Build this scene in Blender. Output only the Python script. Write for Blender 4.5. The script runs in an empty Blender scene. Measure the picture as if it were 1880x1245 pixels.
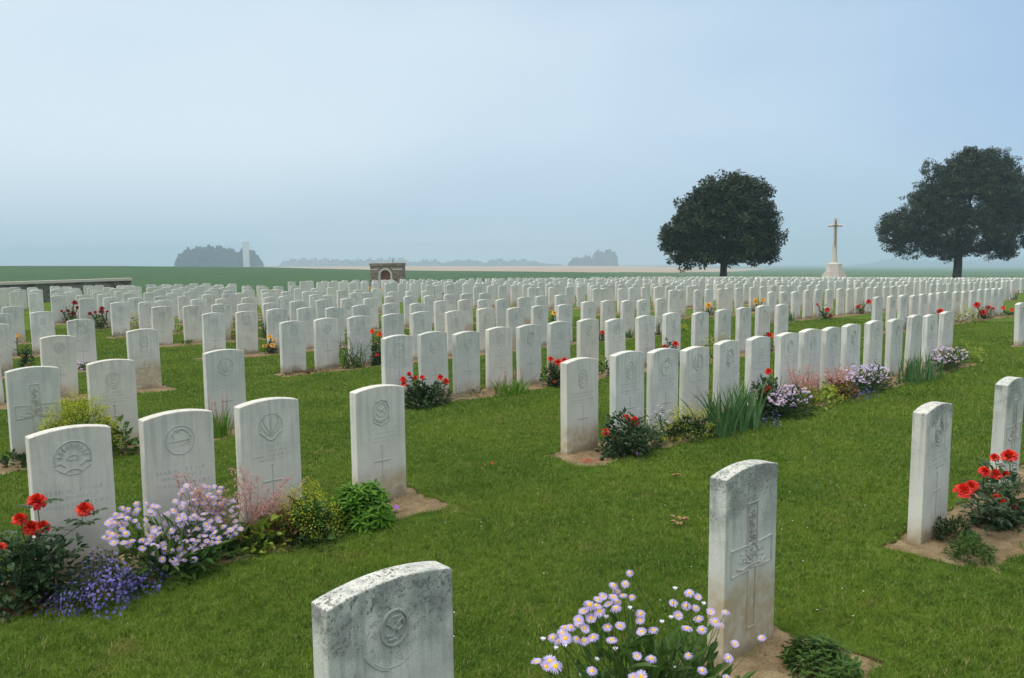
import bpy, bmesh, math, random
import numpy as np
from mathutils import Vector, Matrix, Euler
R = math.radians
rng = np.random.default_rng(11)
random.seed(5)
scene = bpy.context.scene
COL = scene.collection

# ------------------------------------------------------------------ survey of the place (metres, camera over the origin)
FPX, PITCH, ROLL, CAMH, RHO = 1499.425, 0.110058, 0.0138, 1.60574, 0.826815
U = np.array([math.sin(RHO), math.cos(RHO), 0.0])      # along the rows
N = np.array([math.cos(RHO), -math.sin(RHO), 0.0])     # the way the headstones face
SW, ST, SH, SHC = .381, .076, .788, .763                # headstone width, thickness, height, shoulder
ROWD = [1.680, 4.512, 7.556, 10.913]
while len(ROWD) < 13: ROWD.append(ROWD[-1] + 2.91)
YAW = math.pi / 2 - RHO

def sd(x, y): return x * math.sin(RHO) + y * math.cos(RHO), -(x * math.cos(RHO) - y * math.sin(RHO))
def ground(x, y):
    s, D = sd(x, y)
    s = np.clip(s, -12, 100); D = np.clip(D, -12, 70)
    return -.010015*s - .00018976*s*s - .0105344*D + .00004200*D*D - .000064268*s*D
def at(s, D):
    P = U * s - N * D
    return np.array([P[0], P[1], float(ground(P[0], P[1]))])
def ray(px, py):
    a = (px - 940) / FPX; b = (622.5 - py) / FPX
    cr, sr = math.cos(ROLL), math.sin(ROLL)
    xx = a*cr + b*sr; v = -a*sr + b*cr
    c, s = math.cos(PITCH), math.sin(PITCH)
    return np.array([xx, c + v*s, -s + v*c])
def pix(px, py):
    d = ray(px, py); t = 3.0
    for _ in range(40):
        P = d*t; e = CAMH + P[2] - ground(P[0], P[1])
        Q = d*t*1.001; e2 = CAMH + Q[2] - ground(Q[0], Q[1])
        t -= e / ((e2 - e) / (t * .001))
    P = d*t
    return np.array([P[0], P[1], CAMH + P[2]])
def onplane(px, py, D):
    d = ray(px, py); t = -D / float(d @ N); P = d*t
    return np.array([P[0], P[1], CAMH + P[2]])
def proj(P):
    x, y, z = P[0], P[1], P[2] - CAMH
    c, s = math.cos(PITCH), math.sin(PITCH)
    d = y*c - z*s; v = z*c + y*s
    cr, sr = math.cos(ROLL), math.sin(ROLL)
    return 940 + FPX*(x*cr - v*sr)/d, 622.5 - FPX*(x*sr + v*cr)/d, d
def s_of(px, D):
    a = math.atan((px - 940) / FPX)
    return D / math.tan(RHO - a)

# ------------------------------------------------------------------ helpers
def tag(o, label=None, cat=None, group=None, kind=None):
    if label: o['label'] = label
    if cat: o['category'] = cat
    if group: o['group'] = group
    if kind: o['kind'] = kind
    return o
def empty(name, loc, label, cat, group=None, rz=0):
    o = bpy.data.objects.new(name, None); COL.objects.link(o)
    o.location = loc; o.rotation_euler = (0, 0, rz); o.empty_display_size = .1
    return tag(o, label, cat, group)
class MB:
    def __init__(s): s.v = []; s.f = []; s.m = []; s.c = []
    def add(s, vs, fs, m=0, c=None):
        b = len(s.v); s.v.extend([tuple(map(float, p)) for p in vs])
        for f in fs: s.f.append(tuple(i + b for i in f)); s.m.append(m)
        if c is not None: s.c.extend([c]*len(vs))
    def mesh(s, name, mats, smooth=False):
        me = bpy.data.meshes.new(name); me.from_pydata(s.v, [], s.f); me.update()
        for m in mats: me.materials.append(m)
        me.polygons.foreach_set('material_index', s.m)
        if smooth: me.polygons.foreach_set('use_smooth', [True]*len(s.f))
        return me
    def build(s, name, mats, parent=None, smooth=False, loc=None):
        if not s.v: return None
        return link(name, s.mesh(name, mats if isinstance(mats, (list, tuple)) else [mats], smooth), parent, loc)
def link(name, me, parent=None, loc=None):
    o = bpy.data.objects.new(name, me); COL.objects.link(o)
    if parent: o.parent = parent
    if loc is not None: o.location = loc
    return o
def big_mesh(name, V, F, mats, attr=None, parent=None, matidx=None):
    """V n x 3, F list of (index array m x k)"""
    me = bpy.data.meshes.new(name)
    me.vertices.add(len(V)); me.vertices.foreach_set('co', np.asarray(V, np.float32).ravel())
    tot = sum(a.size for a in F); npoly = sum(len(a) for a in F)
    me.loops.add(tot); me.loops.foreach_set('vertex_index', np.concatenate([a.ravel() for a in F]).astype(np.int32))
    me.polygons.add(npoly)
    sizes = np.concatenate([np.full(len(a), a.shape[1]) for a in F])
    me.polygons.foreach_set('loop_start', np.concatenate([[0], np.cumsum(sizes)[:-1]]).astype(np.int32))
    for m in mats: me.materials.append(m)
    if matidx is not None: me.polygons.foreach_set('material_index', np.asarray(matidx, np.int32))
    me.update(calc_edges=True)
    if attr is not None:
        a = me.attributes.new('tint', 'FLOAT', 'POINT'); a.data.foreach_set('value', np.asarray(attr, np.float32))
    me.validate()
    return link(name, me, parent)
def unit(v):
    v = np.asarray(v, float); n = np.linalg.norm(v)
    return v / n if n > 1e-9 else np.array([0, 0, 1.])
def frame(d):
    d = unit(d); a = np.array([0, 0, 1.]) if abs(d[2]) < .9 else np.array([1., 0, 0])
    x = unit(np.cross(d, a)); return x, np.cross(x, d), d
def tube(mb, pts, r0, r1, n=5, m=0):
    pts = [np.asarray(p, float) for p in pts]; k = len(pts); vs = []; fs = []
    for i, p in enumerate(pts):
        d = pts[min(i+1, k-1)] - pts[max(i-1, 0)]; x, y, _ = frame(d); r = r0 + (r1-r0)*i/(k-1)
        for j in range(n):
            a = 2*math.pi*j/n; vs.append(p + r*(math.cos(a)*x + math.sin(a)*y))
    for i in range(k-1):
        for j in range(n): fs.append((i*n+j, i*n+(j+1) % n, (i+1)*n+(j+1) % n, (i+1)*n+j))
    fs.append(tuple(range((k-1)*n, k*n)))
    mb.add(vs, fs, m)
def leaf(mb, p, d, L, W, m=0, up=None, fold=.25, droop=.15):
    p = np.asarray(p, float); d = unit(d)
    up = np.array([0, 0, 1.]) if up is None else up
    s = np.cross(d, up); 
    if np.linalg.norm(s) < 1e-3: s = np.array([1., 0, 0])
    s = unit(s); nn = np.cross(s, d)
    mid = p + d*L*.5; tip = p + d*L - nn*L*droop
    k = nn*W*fold
    vs = [p, p+d*L*.28+s*W*.42+k, p+d*L*.62+s*W*.46+k-nn*L*droop*.3, tip, p+d*L*.62-s*W*.46+k-nn*L*droop*.3, p+d*L*.28-s*W*.42+k]
    mb.add(vs, [(0, 1, 2, 3), (0, 3, 4, 5)], m)
def rdir(zmin=-.2, zmax=1.):
    z = rng.uniform(zmin, zmax); a = rng.uniform(0, 2*math.pi); r = math.sqrt(max(0, 1-z*z))
    return np.array([r*math.cos(a), r*math.sin(a), z])
def box(mb, lo, hi, m=0):
    x0, y0, z0 = lo; x1, y1, z1 = hi
    mb.add([(x0,y0,z0),(x1,y0,z0),(x1,y1,z0),(x0,y1,z0),(x0,y0,z1),(x1,y0,z1),(x1,y1,z1),(x0,y1,z1)],
           [(0,3,2,1),(4,5,6,7),(0,1,5,4),(1,2,6,5),(2,3,7,6),(3,0,4,7)], m)

# ------------------------------------------------------------------ materials
def mat(name, col=None, rough=.8, spec=.3):
    m = bpy.data.materials.new(name); m.use_nodes = True
    b = m.node_tree.nodes['Principled BSDF']; b.inputs['Roughness'].default_value = rough
    b.inputs['Specular IOR Level'].default_value = spec
    if col: b.inputs['Base Color'].default_value = (*col, 1)
    return m
class NT:
    def __init__(s, m): s.m = m; s.t = m.node_tree; s.b = s.t.nodes.get('Principled BSDF')
    def n(s, typ, **kw):
        x = s.t.nodes.new(typ)
        for k, v in kw.items(): setattr(x, k, v)
        return x
    def l(s, a, b): s.t.links.new(a, b)
    def noise(s, vec, scale, detail=4, rough=.55):
        x = s.n('ShaderNodeTexNoise'); x.inputs['Scale'].default_value = scale; x.inputs['Detail'].default_value = detail; x.inputs['Roughness'].default_value = rough
        if vec is not None: s.l(vec, x.inputs['Vector'])
        return x.outputs['Fac']
    def ramp(s, fac, stops):
        x = s.n('ShaderNodeValToRGB'); e = x.color_ramp.elements
        while len(e) < len(stops): e.new(.5)
        for i, (p, c) in enumerate(stops):
            e[i].position = p; e[i].color = (*c, 1) if len(c) == 3 else c
        s.l(fac, x.inputs['Fac']); return x.outputs['Color']
    def range(s, v, a, b, c=0., d=1.):
        x = s.n('ShaderNodeMapRange'); x.interpolation_type = 'SMOOTHSTEP'
        for i, q in zip((1, 2, 3, 4), (a, b, c, d)): x.inputs[i].default_value = q
        s.l(v, x.inputs[0]); return x.outputs[0]
    def math(s, op, a, b=None):
        x = s.n('ShaderNodeMath', operation=op)
        for i, q in enumerate((a, b)):
            if q is None: continue
            if isinstance(q, (int, float)): x.inputs[i].default_value = q
            else: s.l(q, x.inputs[i])
        return x.outputs[0]
    def mix(s, fac, a, b, mode='MIX'):
        x = s.n('ShaderNodeMix', data_type='RGBA', blend_type=mode)
        for i, q in ((0, fac), (6, a), (7, b)):
            if isinstance(q, (int, float)): x.inputs[i].default_value = q
            elif isinstance(q, tuple): x.inputs[i].default_value = (*q, 1)
            else: s.l(q, x.inputs[i])
        return x.outputs[2]
    def bump(s, h, strength, dist):
        x = s.n('ShaderNodeBump'); x.inputs['Strength'].default_value = strength; x.inputs['Distance'].default_value = dist
        s.l(h, x.inputs['Height']); s.l(x.outputs[0], s.b.inputs['Normal'])
    def scale(s, vec, sc):
        x = s.n('ShaderNodeVectorMath', operation='MULTIPLY'); x.inputs[1].default_value = sc; s.l(vec, x.inputs[0]); return x.outputs[0]

def leafmat(name, cols, rough=.5, spec=.35, trans=.25, scale=14):
    """foliage: colour varies leaf clump by leaf clump, a little light passes through"""
    m = mat(name, cols[0], rough, spec); t = NT(m)
    g = t.n('ShaderNodeNewGeometry'); tc = t.n('ShaderNodeTexCoord')
    isl = g.outputs['Random Per Island']
    c = t.ramp(isl, [(i/(len(cols)-1), c) for i, c in enumerate(cols)])
    nz = t.noise(tc.outputs['Object'], scale, 2)
    c = t.mix(t.range(nz, .35, .7), c, cols[-1])
    t.l(c, t.b.inputs['Base Color'])
    if trans:
        tr = t.n('ShaderNodeBsdfTranslucent'); t.l(c, tr.inputs['Color'])
        ms = t.n('ShaderNodeMixShader'); ms.inputs[0].default_value = trans
        out = t.t.nodes['Material Output']
        t.l(t.b.outputs[0], ms.inputs[1]); t.l(tr.outputs[0], ms.inputs[2]); t.l(ms.outputs[0], out.inputs['Surface'])
    return m

def stone_mat(name, groove=False):
    m = mat(name, (.6, .6, .56), .9, .2); t = NT(m)
    tc = t.n('ShaderNodeTexCoord'); oi = t.n('ShaderNodeObjectInfo')
    pos = tc.outputs['Object']
    off = t.n('ShaderNodeVectorMath', operation='SCALE'); off.inputs[0].default_value = (31, 17, 23); t.l(oi.outputs['Random'], off.inputs['Scale'])
    ad = t.n('ShaderNodeVectorMath', operation='ADD'); t.l(pos, ad.inputs[0]); t.l(off.outputs[0], ad.inputs[1]); v = ad.outputs[0]
    sep = t.n('ShaderNodeSeparateXYZ'); t.l(pos, sep.inputs[0]); z = sep.outputs['Z']
    li = t.n('ShaderNodeAttribute', attribute_type='OBJECT', attribute_name='lichen').outputs['Fac']
    so = t.n('ShaderNodeAttribute', attribute_type='OBJECT', attribute_name='soil').outputs['Fac']
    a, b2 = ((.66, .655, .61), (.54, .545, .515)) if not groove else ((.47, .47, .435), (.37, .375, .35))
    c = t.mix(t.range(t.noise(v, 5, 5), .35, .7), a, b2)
    rnd = t.math('FRACT', t.math('MULTIPLY', oi.outputs['Random'], 7.31))
    c = t.mix(t.range(rnd, .45, 1., 0, .38), c, (.57, .52, .41)); c = t.mix(t.range(rnd, .5, .0, 0, .40), c, (.39, .43, .39))
    # grey-green algae on the upper part, in run-down streaks
    st = t.noise(t.scale(v, (34, 34, 2.2)), 1, 3)
    al = t.math('MULTIPLY', t.range(st, .44, .66), t.range(z, .2, .75))
    c = t.mix(t.math('MULTIPLY', al, t.math('ADD', t.math('MULTIPLY', li, .45), .42)), c, (.345, .375, .345))
    # fine grain
    c = t.mix(t.range(t.noise(v, 120, 2), .4, .75, 0, .16), c, (.36, .36, .33))
    # rain-splashed soil at the foot, a ragged upper edge
    ez = t.math('ADD', z, t.math('MULTIPLY', t.math('SUBTRACT', t.noise(v, 6, 4), .5), .28))
    e2 = t.math('SUBTRACT', ez, t.math('MULTIPLY', so, .22))
    sm = t.math('MULTIPLY', t.range(e2, -.06, .12, 1, 0), t.range(t.noise(v, 22, 3), .25, .6, .45, .95))
    c = t.mix(sm, c, (.41, .335, .215))
    sm2 = t.range(ez, .02, .10, .6, 0)
    c = t.mix(sm2, c, (.20, .16, .11))
    # black lichen specks: crowded on top and high on the face
    ge = t.n('ShaderNodeNewGeometry'); sn = t.n('ShaderNodeSeparateXYZ'); t.l(ge.outputs['Normal'], sn.inputs[0])
    up = t.math('ADD', t.range(z, .45, .80), t.math('MULTIPLY', t.range(sn.outputs['Z'], .5, .9), -.25))
    sp = t.noise(v, 85, 6, .72); big = t.noise(v, 9, 3)
    th = t.math('ADD', t.math('MULTIPLY', sp, .78), t.math('MULTIPLY', big, .30))
    th = t.math('ADD', th, t.math('MULTIPLY', t.math('MULTIPLY', li, up), .125))
    ls = t.math('MULTIPLY', t.range(th, .665, .725), t.math('MINIMUM', t.math('MULTIPLY', li, 2.0), 1.))
    c = t.mix(t.math('MULTIPLY', ls, .88), c, (.075, .078, .07))
    gl = t.math('MULTIPLY', t.math('MULTIPLY', t.range(big, .38, .62), t.range(z, .38, .72)), t.math('MULTIPLY', li, .72))
    gl = t.math('MULTIPLY', gl, t.range(sn.outputs['Z'], .3, .7, 1, 0))
    c = t.mix(gl, c, (.235, .245, .235))
    fs_ = t.math('MULTIPLY', t.range(t.noise(v, 210, 3, .7), .50, .66), t.math('MULTIPLY', t.range(z, .25, .8), t.math('MULTIPLY', li, .55)))
    c = t.mix(fs_, c, (.12, .122, .11))
    t.l(c, t.b.inputs['Base Color'])
    h = t.math('ADD', t.noise(v, 90, 4), t.math('MULTIPLY', t.noise(v, 14, 3), .6))
    t.bump(h, .28, .004)
    return m

M = {}
M['stone'] = stone_mat('weathered_white_stone')
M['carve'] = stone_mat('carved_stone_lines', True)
M['rose_leaf'] = leafmat('rose_leaf', [(.022, .055, .026), (.036, .078, .032), (.055, .105, .038)], .4, .45)
M['rose_stem'] = mat('rose_stem', (.07, .08, .03), .6)
M['dark_leaf'] = leafmat('dark_leaf', [(.018, .042, .014), (.03, .065, .018), (.05, .095, .025)], .5)
M['mid_leaf'] = leafmat('mid_leaf', [(.035, .085, .016), (.055, .125, .022), (.085, .165, .03)], .5)
M['bright_leaf'] = leafmat('bright_leaf', [(.05, .15, .012), (.085, .22, .018), (.14, .30, .03)], .45)
M['lime_leaf'] = leafmat('lime_leaf', [(.10, .17, .02), (.17, .25, .025), (.24, .31, .04)], .55)
M['froth'] = leafmat('lime_froth', [(.26, .33, .025), (.38, .43, .03), (.50, .52, .05)], .7, .2)
M['pale_froth'] = leafmat('pale_froth', [(.36, .38, .10), (.46, .48, .15), (.5, .52, .2)], .7, .2)
M['grey_leaf'] = leafmat('grey_leaf', [(.09, .13, .085), (.13, .17, .11), (.17, .21, .14)], .8)
M['iris_leaf'] = leafmat('iris_leaf', [(.035, .10, .03), (.06, .145, .045), (.10, .20, .07)], .4, .4)
M['red_leaf'] = leafmat('red_leaf', [(.11, .03, .02), (.18, .06, .035), (.15, .12, .03)], .55)
M['rust_leaf'] = leafmat('rust_leaf', [(.10, .055, .03), (.16, .09, .05), (.10, .10, .04)], .7)
M['pink_spray'] = leafmat('pink_spray', [(.66, .31, .34), (.74, .46, .46), (.58, .32, .28)], .7, .2)
M['pink_stem'] = mat('pink_stem', (.30, .17, .12), .7)
M['stem'] = leafmat('green_stem', [(.05, .10, .025), (.07, .13, .03)], .6)
M['lobelia'] = leafmat('lobelia_blossom', [(.075, .062, .25), (.115, .098, .34), (.20, .18, .46)], .6, .2, .15)
M['mauve'] = leafmat('mauve_petal', [(.40, .33, .66), (.51, .43, .73), (.62, .55, .80)], .6, .2, .2)
M['pinkish'] = leafmat('pink_petal', [(.72, .34, .52), (.78, .46, .60)], .6, .2, .2)
M['whitish'] = leafmat('white_petal', [(.74, .70, .80), (.80, .78, .84)], .6, .2, .2)
M['violet'] = leafmat('violet_petal', [(.42, .13, .62), (.5, .2, .68)], .6, .2, .2)
M['disc'] = mat('yellow_disc', (.72, .42, .02), .8)
M['red'] = leafmat('scarlet_petal', [(.36, .008, .008), (.70, .03, .012), (.86, .085, .02), (.60, .016, .012)], .5, .3, .15)
M['crimson'] = leafmat('crimson_petal', [(.22, .006, .012), (.32, .01, .016)], .5, .3, .15)
M['yellow'] = leafmat('yellow_petal', [(.80, .46, .05), (.85, .58, .12), (.82, .40, .06)], .5, .3, .15)
M['orange'] = leafmat('orange_petal', [(.78, .13, .02), (.72, .09, .02)], .5, .3, .15)
M['tagw'] = mat('white_plastic', (.72, .72, .68), .5)
M['bark'] = mat('tree_bark', (.055, .045, .035), .95)
t = NT(M['bark']); tc = t.n('ShaderNodeTexCoord')
bk = t.noise(t.scale(tc.outputs['Object'], (5, 5, 1.2)), 1.5, 6)
t.l(t.ramp(bk, [(.3, (.028, .022, .018)), (.7, (.085, .07, .055))]), t.b.inputs['Base Color']); t.bump(bk, .8, .08)
M['tree_leaf'] = leafmat('chestnut_leaf', [(.006, .016, .005), (.011, .026, .007), (.026, .052, .012)], .5, .35, .18, .6)  # palest green paints sunlit leaf clumps into the crown colour, scattered by noise
M['far_leaf'] = leafmat('far_leaf', [(.025, .045, .02), (.04, .07, .025)], .8, .2, .1, .05)

def ground_mat(name, stops, scale, bump=.3, detail=.8):
    m = mat(name, stops[0][1], .95, .1); t = NT(m); g = t.n('ShaderNodeNewGeometry'); p = g.outputs['Position']
    a = t.noise(p, scale, 6, .6); b = t.noise(p, scale*9, 4, .6)
    f = t.math('ADD', t.math('MULTIPLY', a, 1-detail*.5), t.math('MULTIPLY', b, detail*.5))
    t.l(t.ramp(f, stops), t.b.inputs['Base Color']); t.bump(b, bump, .02)
    return m
M['soil'] = ground_mat('bare_soil', [(.32, (.11, .078, .042)), (.5, (.225, .168, .098)), (.72, (.37, .29, .18))], 9, .7)
M['crop'] = ground_mat('green_crop', [(.36, (.027, .068, .022)), (.5, (.038, .088, .028)), (.64, (.052, .105, .036))], .09, .3, 1.1)
M['wheat'] = ground_mat('ripe_field', [(.35, (.30, .225, .15)), (.65, (.37, .285, .19))], .02, .2)
M['pasture'] = ground_mat('far_crop', [(.35, (.055, .10, .045)), (.65, (.075, .13, .055))], .012, .2)

# lawn: colour patches shared by the sheet and the blades
def lawn_colour(t, tint=None):
    g = t.n('ShaderNodeNewGeometry'); p = g.outputs['Position']
    big = t.noise(p, .9, 4); mid = t.noise(p, 4.5, 4)
    c = t.mix(t.range(big, .36, .64), (.080, .166, .0135), (.158, .244, .021))
    c = t.mix(t.range(mid, .50, .72, 0, .7), c, (.155, .225, .024))
    dry = t.math('MULTIPLY', t.range(t.noise(p, 2.6, 6, .68), .565, .70), .8)
    c = t.mix(dry, c, (.26, .215, .065))
    # mowing stripes along the rows
    rp = t.n('ShaderNodeVectorMath', operation='DOT_PRODUCT'); rp.inputs[1].default_value = tuple(-N); t.l(p, rp.inputs[0])
    wv = t.math('SINE', t.math('MULTIPLY', rp.outputs['Value'], 2*math.pi/.94))
    c = t.mix(t.range(wv, -.5, .5, 0, .32), c, (.135, .225, .022))
    tf = t.noise(p, 15, 5, .72); c = t.mix(t.range(tf, .34, .53, .78, 0), c, (.034, .076, .007)); c = t.mix(t.range(tf, .53, .70, 0, .6), c, (.215, .275, .055))
    if tint is not None:
        c = t.mix(t.range(tint, .0, 1., 0, .55), c, (.165, .27, .035))
        c = t.mix(t.range(tint, .93, 1., 0, .8), c, (.36, .31, .13))
    return c
M['lawn'] = mat('lawn_turf', (.05, .11, .015), .95, .1); t = NT(M['lawn'])
c = lawn_colour(t); g = t.n('ShaderNodeNewGeometry')
fine = t.noise(g.outputs['Position'], 60, 5, .7)
c = t.mix(.25, c, (.055, .085, .022)); c = t.mix(t.range(fine, .3, .7, .0, .5), c, (.035, .075, .008)); t.l(c, t.b.inputs['Base Color']); t.bump(fine, .9, .03)
M['grass'] = mat('grass_blades', (.05, .11, .015), .6, .25); t = NT(M['grass'])
at_ = t.n('ShaderNodeAttribute', attribute_name='tint')
c = lawn_colour(t, at_.outputs['Fac']); t.l(c, t.b.inputs['Base Color'])
tr = t.n('ShaderNodeBsdfTranslucent'); t.l(c, tr.inputs['Color']); ms = t.n('ShaderNodeMixShader'); ms.inputs[0].default_value = .3
t.l(t.b.outputs[0], ms.inputs[1]); t.l(tr.outputs[0], ms.inputs[2]); t.l(ms.outputs[0], t.t.nodes['Material Output'].inputs['Surface'])

# ------------------------------------------------------------------ headstones: where they stand
STONES = []      # (row, block, index in block, s of left edge)
def put(k, blk, ss):
    for i, s in enumerate(ss): STONES.append((k, blk, i, s))
def regular(s0, s1, n=15):
    st = np.linspace(s0, s1, n); j = rng.uniform(-.05, .05, n); j[[0, -1]] = 0
    for i in range(1, n-1):
        if rng.random() < .18: j[i] = -.5*(s1-s0)/(n-1) * .0 - ((s1-s0)/(n-1) - .385)   # two stones touching
    return list(st + j)
put(0, 'near', [.93, 2.64]); put(0, 'second', [4.58, 5.89])
put(1, 'near', [.91, 1.45, 1.99, 2.77])
put(1, 'second', [4.75, 5.37, 5.88, 6.38, 6.94, 7.53, 8.14, 8.645, 9.17, 9.70, 10.33, 10.98, 11.60, 12.23, 12.81])
put(1, 'third', regular(16.4, 24.6))
put(2, 'near', [1.41, 2.02, 3.03])
put(2, 'second', [5.03, 5.55, 6.04, 6.57, 7.10, 7.64, 8.23, 8.83, 9.52, 10.16, 10.92, 11.58, 12.22, 12.83, 13.48])
put(2, 'third', [s_of(x, ROWD[2]) for x in (1609, 1635, 1656.7, 1676.5, 1693.5, 1709.6, 1724.8, 1739.5, 1755, 1770.7, 1786, 1799.6, 1813, 1825, 1836.6)])
put(2, 'fourth', regular(28.1, 36.6))
put(3, 'near', [1.62, 2.41, 3.41])
put(3, 'second', [s_of(x, ROWD[3]) + .04 for x in (509.4, 573.5, 637.4, 701.6, 756, 818.9, 876.6, 932.3, 976.6, 1024, 1069, 1106, 1142.5, 1174, 1206)])
put(3, 'third', [s_of(x, ROWD[3]) for x in (1413.6, 1435.7, 1458.7, 1480, 1498.7, 1520, 1541.4, 1558.6, 1575, 1594, 1608, 1625, 1639.5, 1652.6, 1665.7)])
put(3, 'fourth', regular(29.7, 38.4))
Q4 = [371, 433, 491, 547, 599, 651, 706, 755, 801, 844, 880, 915, 955, 987, 1022]
Q5 = [278, 337, 389, 437, 485, 534, 583, 628, 670, 709, 745, 781, 818, 848, 882]
put(4, 'near', [2.3, 3.45]); put(5, 'near', [2.4, 2.95, 3.58]); put(6, 'near', [2.9, 3.7])
put(4, 'second', [s_of(x, ROWD[4]) for x in Q4]); put(5, 'second', [s_of(x, ROWD[5]) for x in Q5])
put(6, 'second', regular(5.81, 14.5))
for k in range(4, 13):
    if k > 6: put(k, 'near', regular(-4.6 + .1*(k-6), 3.8 + .1*(k-6)) if k < 10 else regular(-4.6, 5.2, 17)); put(k, 'second', regular(5.85 + .07*(k-6), 14.55 + .07*(k-6)))
    put(k, 'third', regular(18.75 + .06*(k-4), 27.3 + .06*(k-4)))
    put(k, 'fourth', regular(29.7 + .06*(k-4), 38.4 + .06*(k-4)))
for k in range(2, 13):
    put(k, 'fifth', regular(41.6, 50.2)); put(k, 'sixth', regular(52.6, 61.2)); put(k, 'seventh', regular(64.2, 72.8)); put(k, 'eighth', regular(75.0, 83.6))

vis = []
for st in STONES:
    k, blk, i, s = st
    c = at(s + SW/2, ROWD[k] + ST/2)
    if c[1] < .8: continue
    x, y, d = proj(c + np.array([0, 0, .8]))
    if -70 < x < 1950 and y < 1300: vis.append((d, st, c))
vis.sort(key=lambda q: q[0])

# ------------------------------------------------------------------ headstone meshes
def headstone_mesh(dh, name='headstone'):
    bm = bmesh.new(); hw = SW/2; sh = SHC + dh; n = 14; rise = SH - SHC
    prof = [(-hw, -.15), (hw, -.15)]
    for j in range(n+1):
        x = hw - 2*hw*j/n; prof.append((x, sh + rise*(1 - (x/hw)**2)))
    f = bm.faces.new([bm.verts.new((x, -ST/2, z)) for x, z in prof])
    ex = bmesh.ops.extrude_face_region(bm, geom=[f])
    for v in [g for g in ex['geom'] if isinstance(g, bmesh.types.BMVert)]: v.co.y += ST
    bmesh.ops.recalc_face_normals(bm, faces=bm.faces)
    sharp = [e for e in bm.edges if len(e.link_faces) == 2 and e.calc_face_angle(0) > .3 and max(v.co.z for v in e.verts) > 0]
    bmesh.ops.bevel(bm, geom=sharp, offset=.0045, segments=2, affect='EDGES', profile=.5)
    me = bpy.data.meshes.new(name); bm.to_mesh(me); bm.free(); me.materials.append(M['stone'])
    return me
HM = [headstone_mesh(d) for d in (0, .012, -.012, .006)]
FY = -ST/2 + .0006
def ridge(mb, pts, w=.006, h=.0035, closed=False):
    """a raised carved line on the face, pts in (x, z)"""
    pts = [np.array(p, float) for p in pts]
    if closed: pts = pts + [pts[0]]
    k = len(pts); vs = []
    for i, p in enumerate(pts):
        a = pts[max(i-1, 0)]; b = pts[min(i+1, k-1)]
        if closed and i in (0, k-1): a, b = pts[k-2], pts[1]
        d = b - a; d = d / (np.linalg.norm(d) + 1e-9); q = np.array([-d[1], d[0]]) * w/2
        for o, y in ((q, 0), (q*.45, -h), (-q*.45, -h), (-q, 0)): vs.append((p[0]+o[0], FY + y, p[1]+o[1]))
    fs = []
    for i in range(k-1):
        for j in range(3): fs.append((i*4+j, i*4+j+1, i*4+5+j, i*4+4+j))
    fs += [(0, 1, 2, 3), (k*4-4, k*4-1, k*4-2, k*4-3)]
    mb.add(vs, fs)
def arc(cx, cz, rx, rz, a0, a1, n=20): return [(cx + rx*math.cos(R(a0+(a1-a0)*i/n)), cz + rz*math.sin(R(a0+(a1-a0)*i/n))) for i in range(n+1)]
BZ = .635
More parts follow.
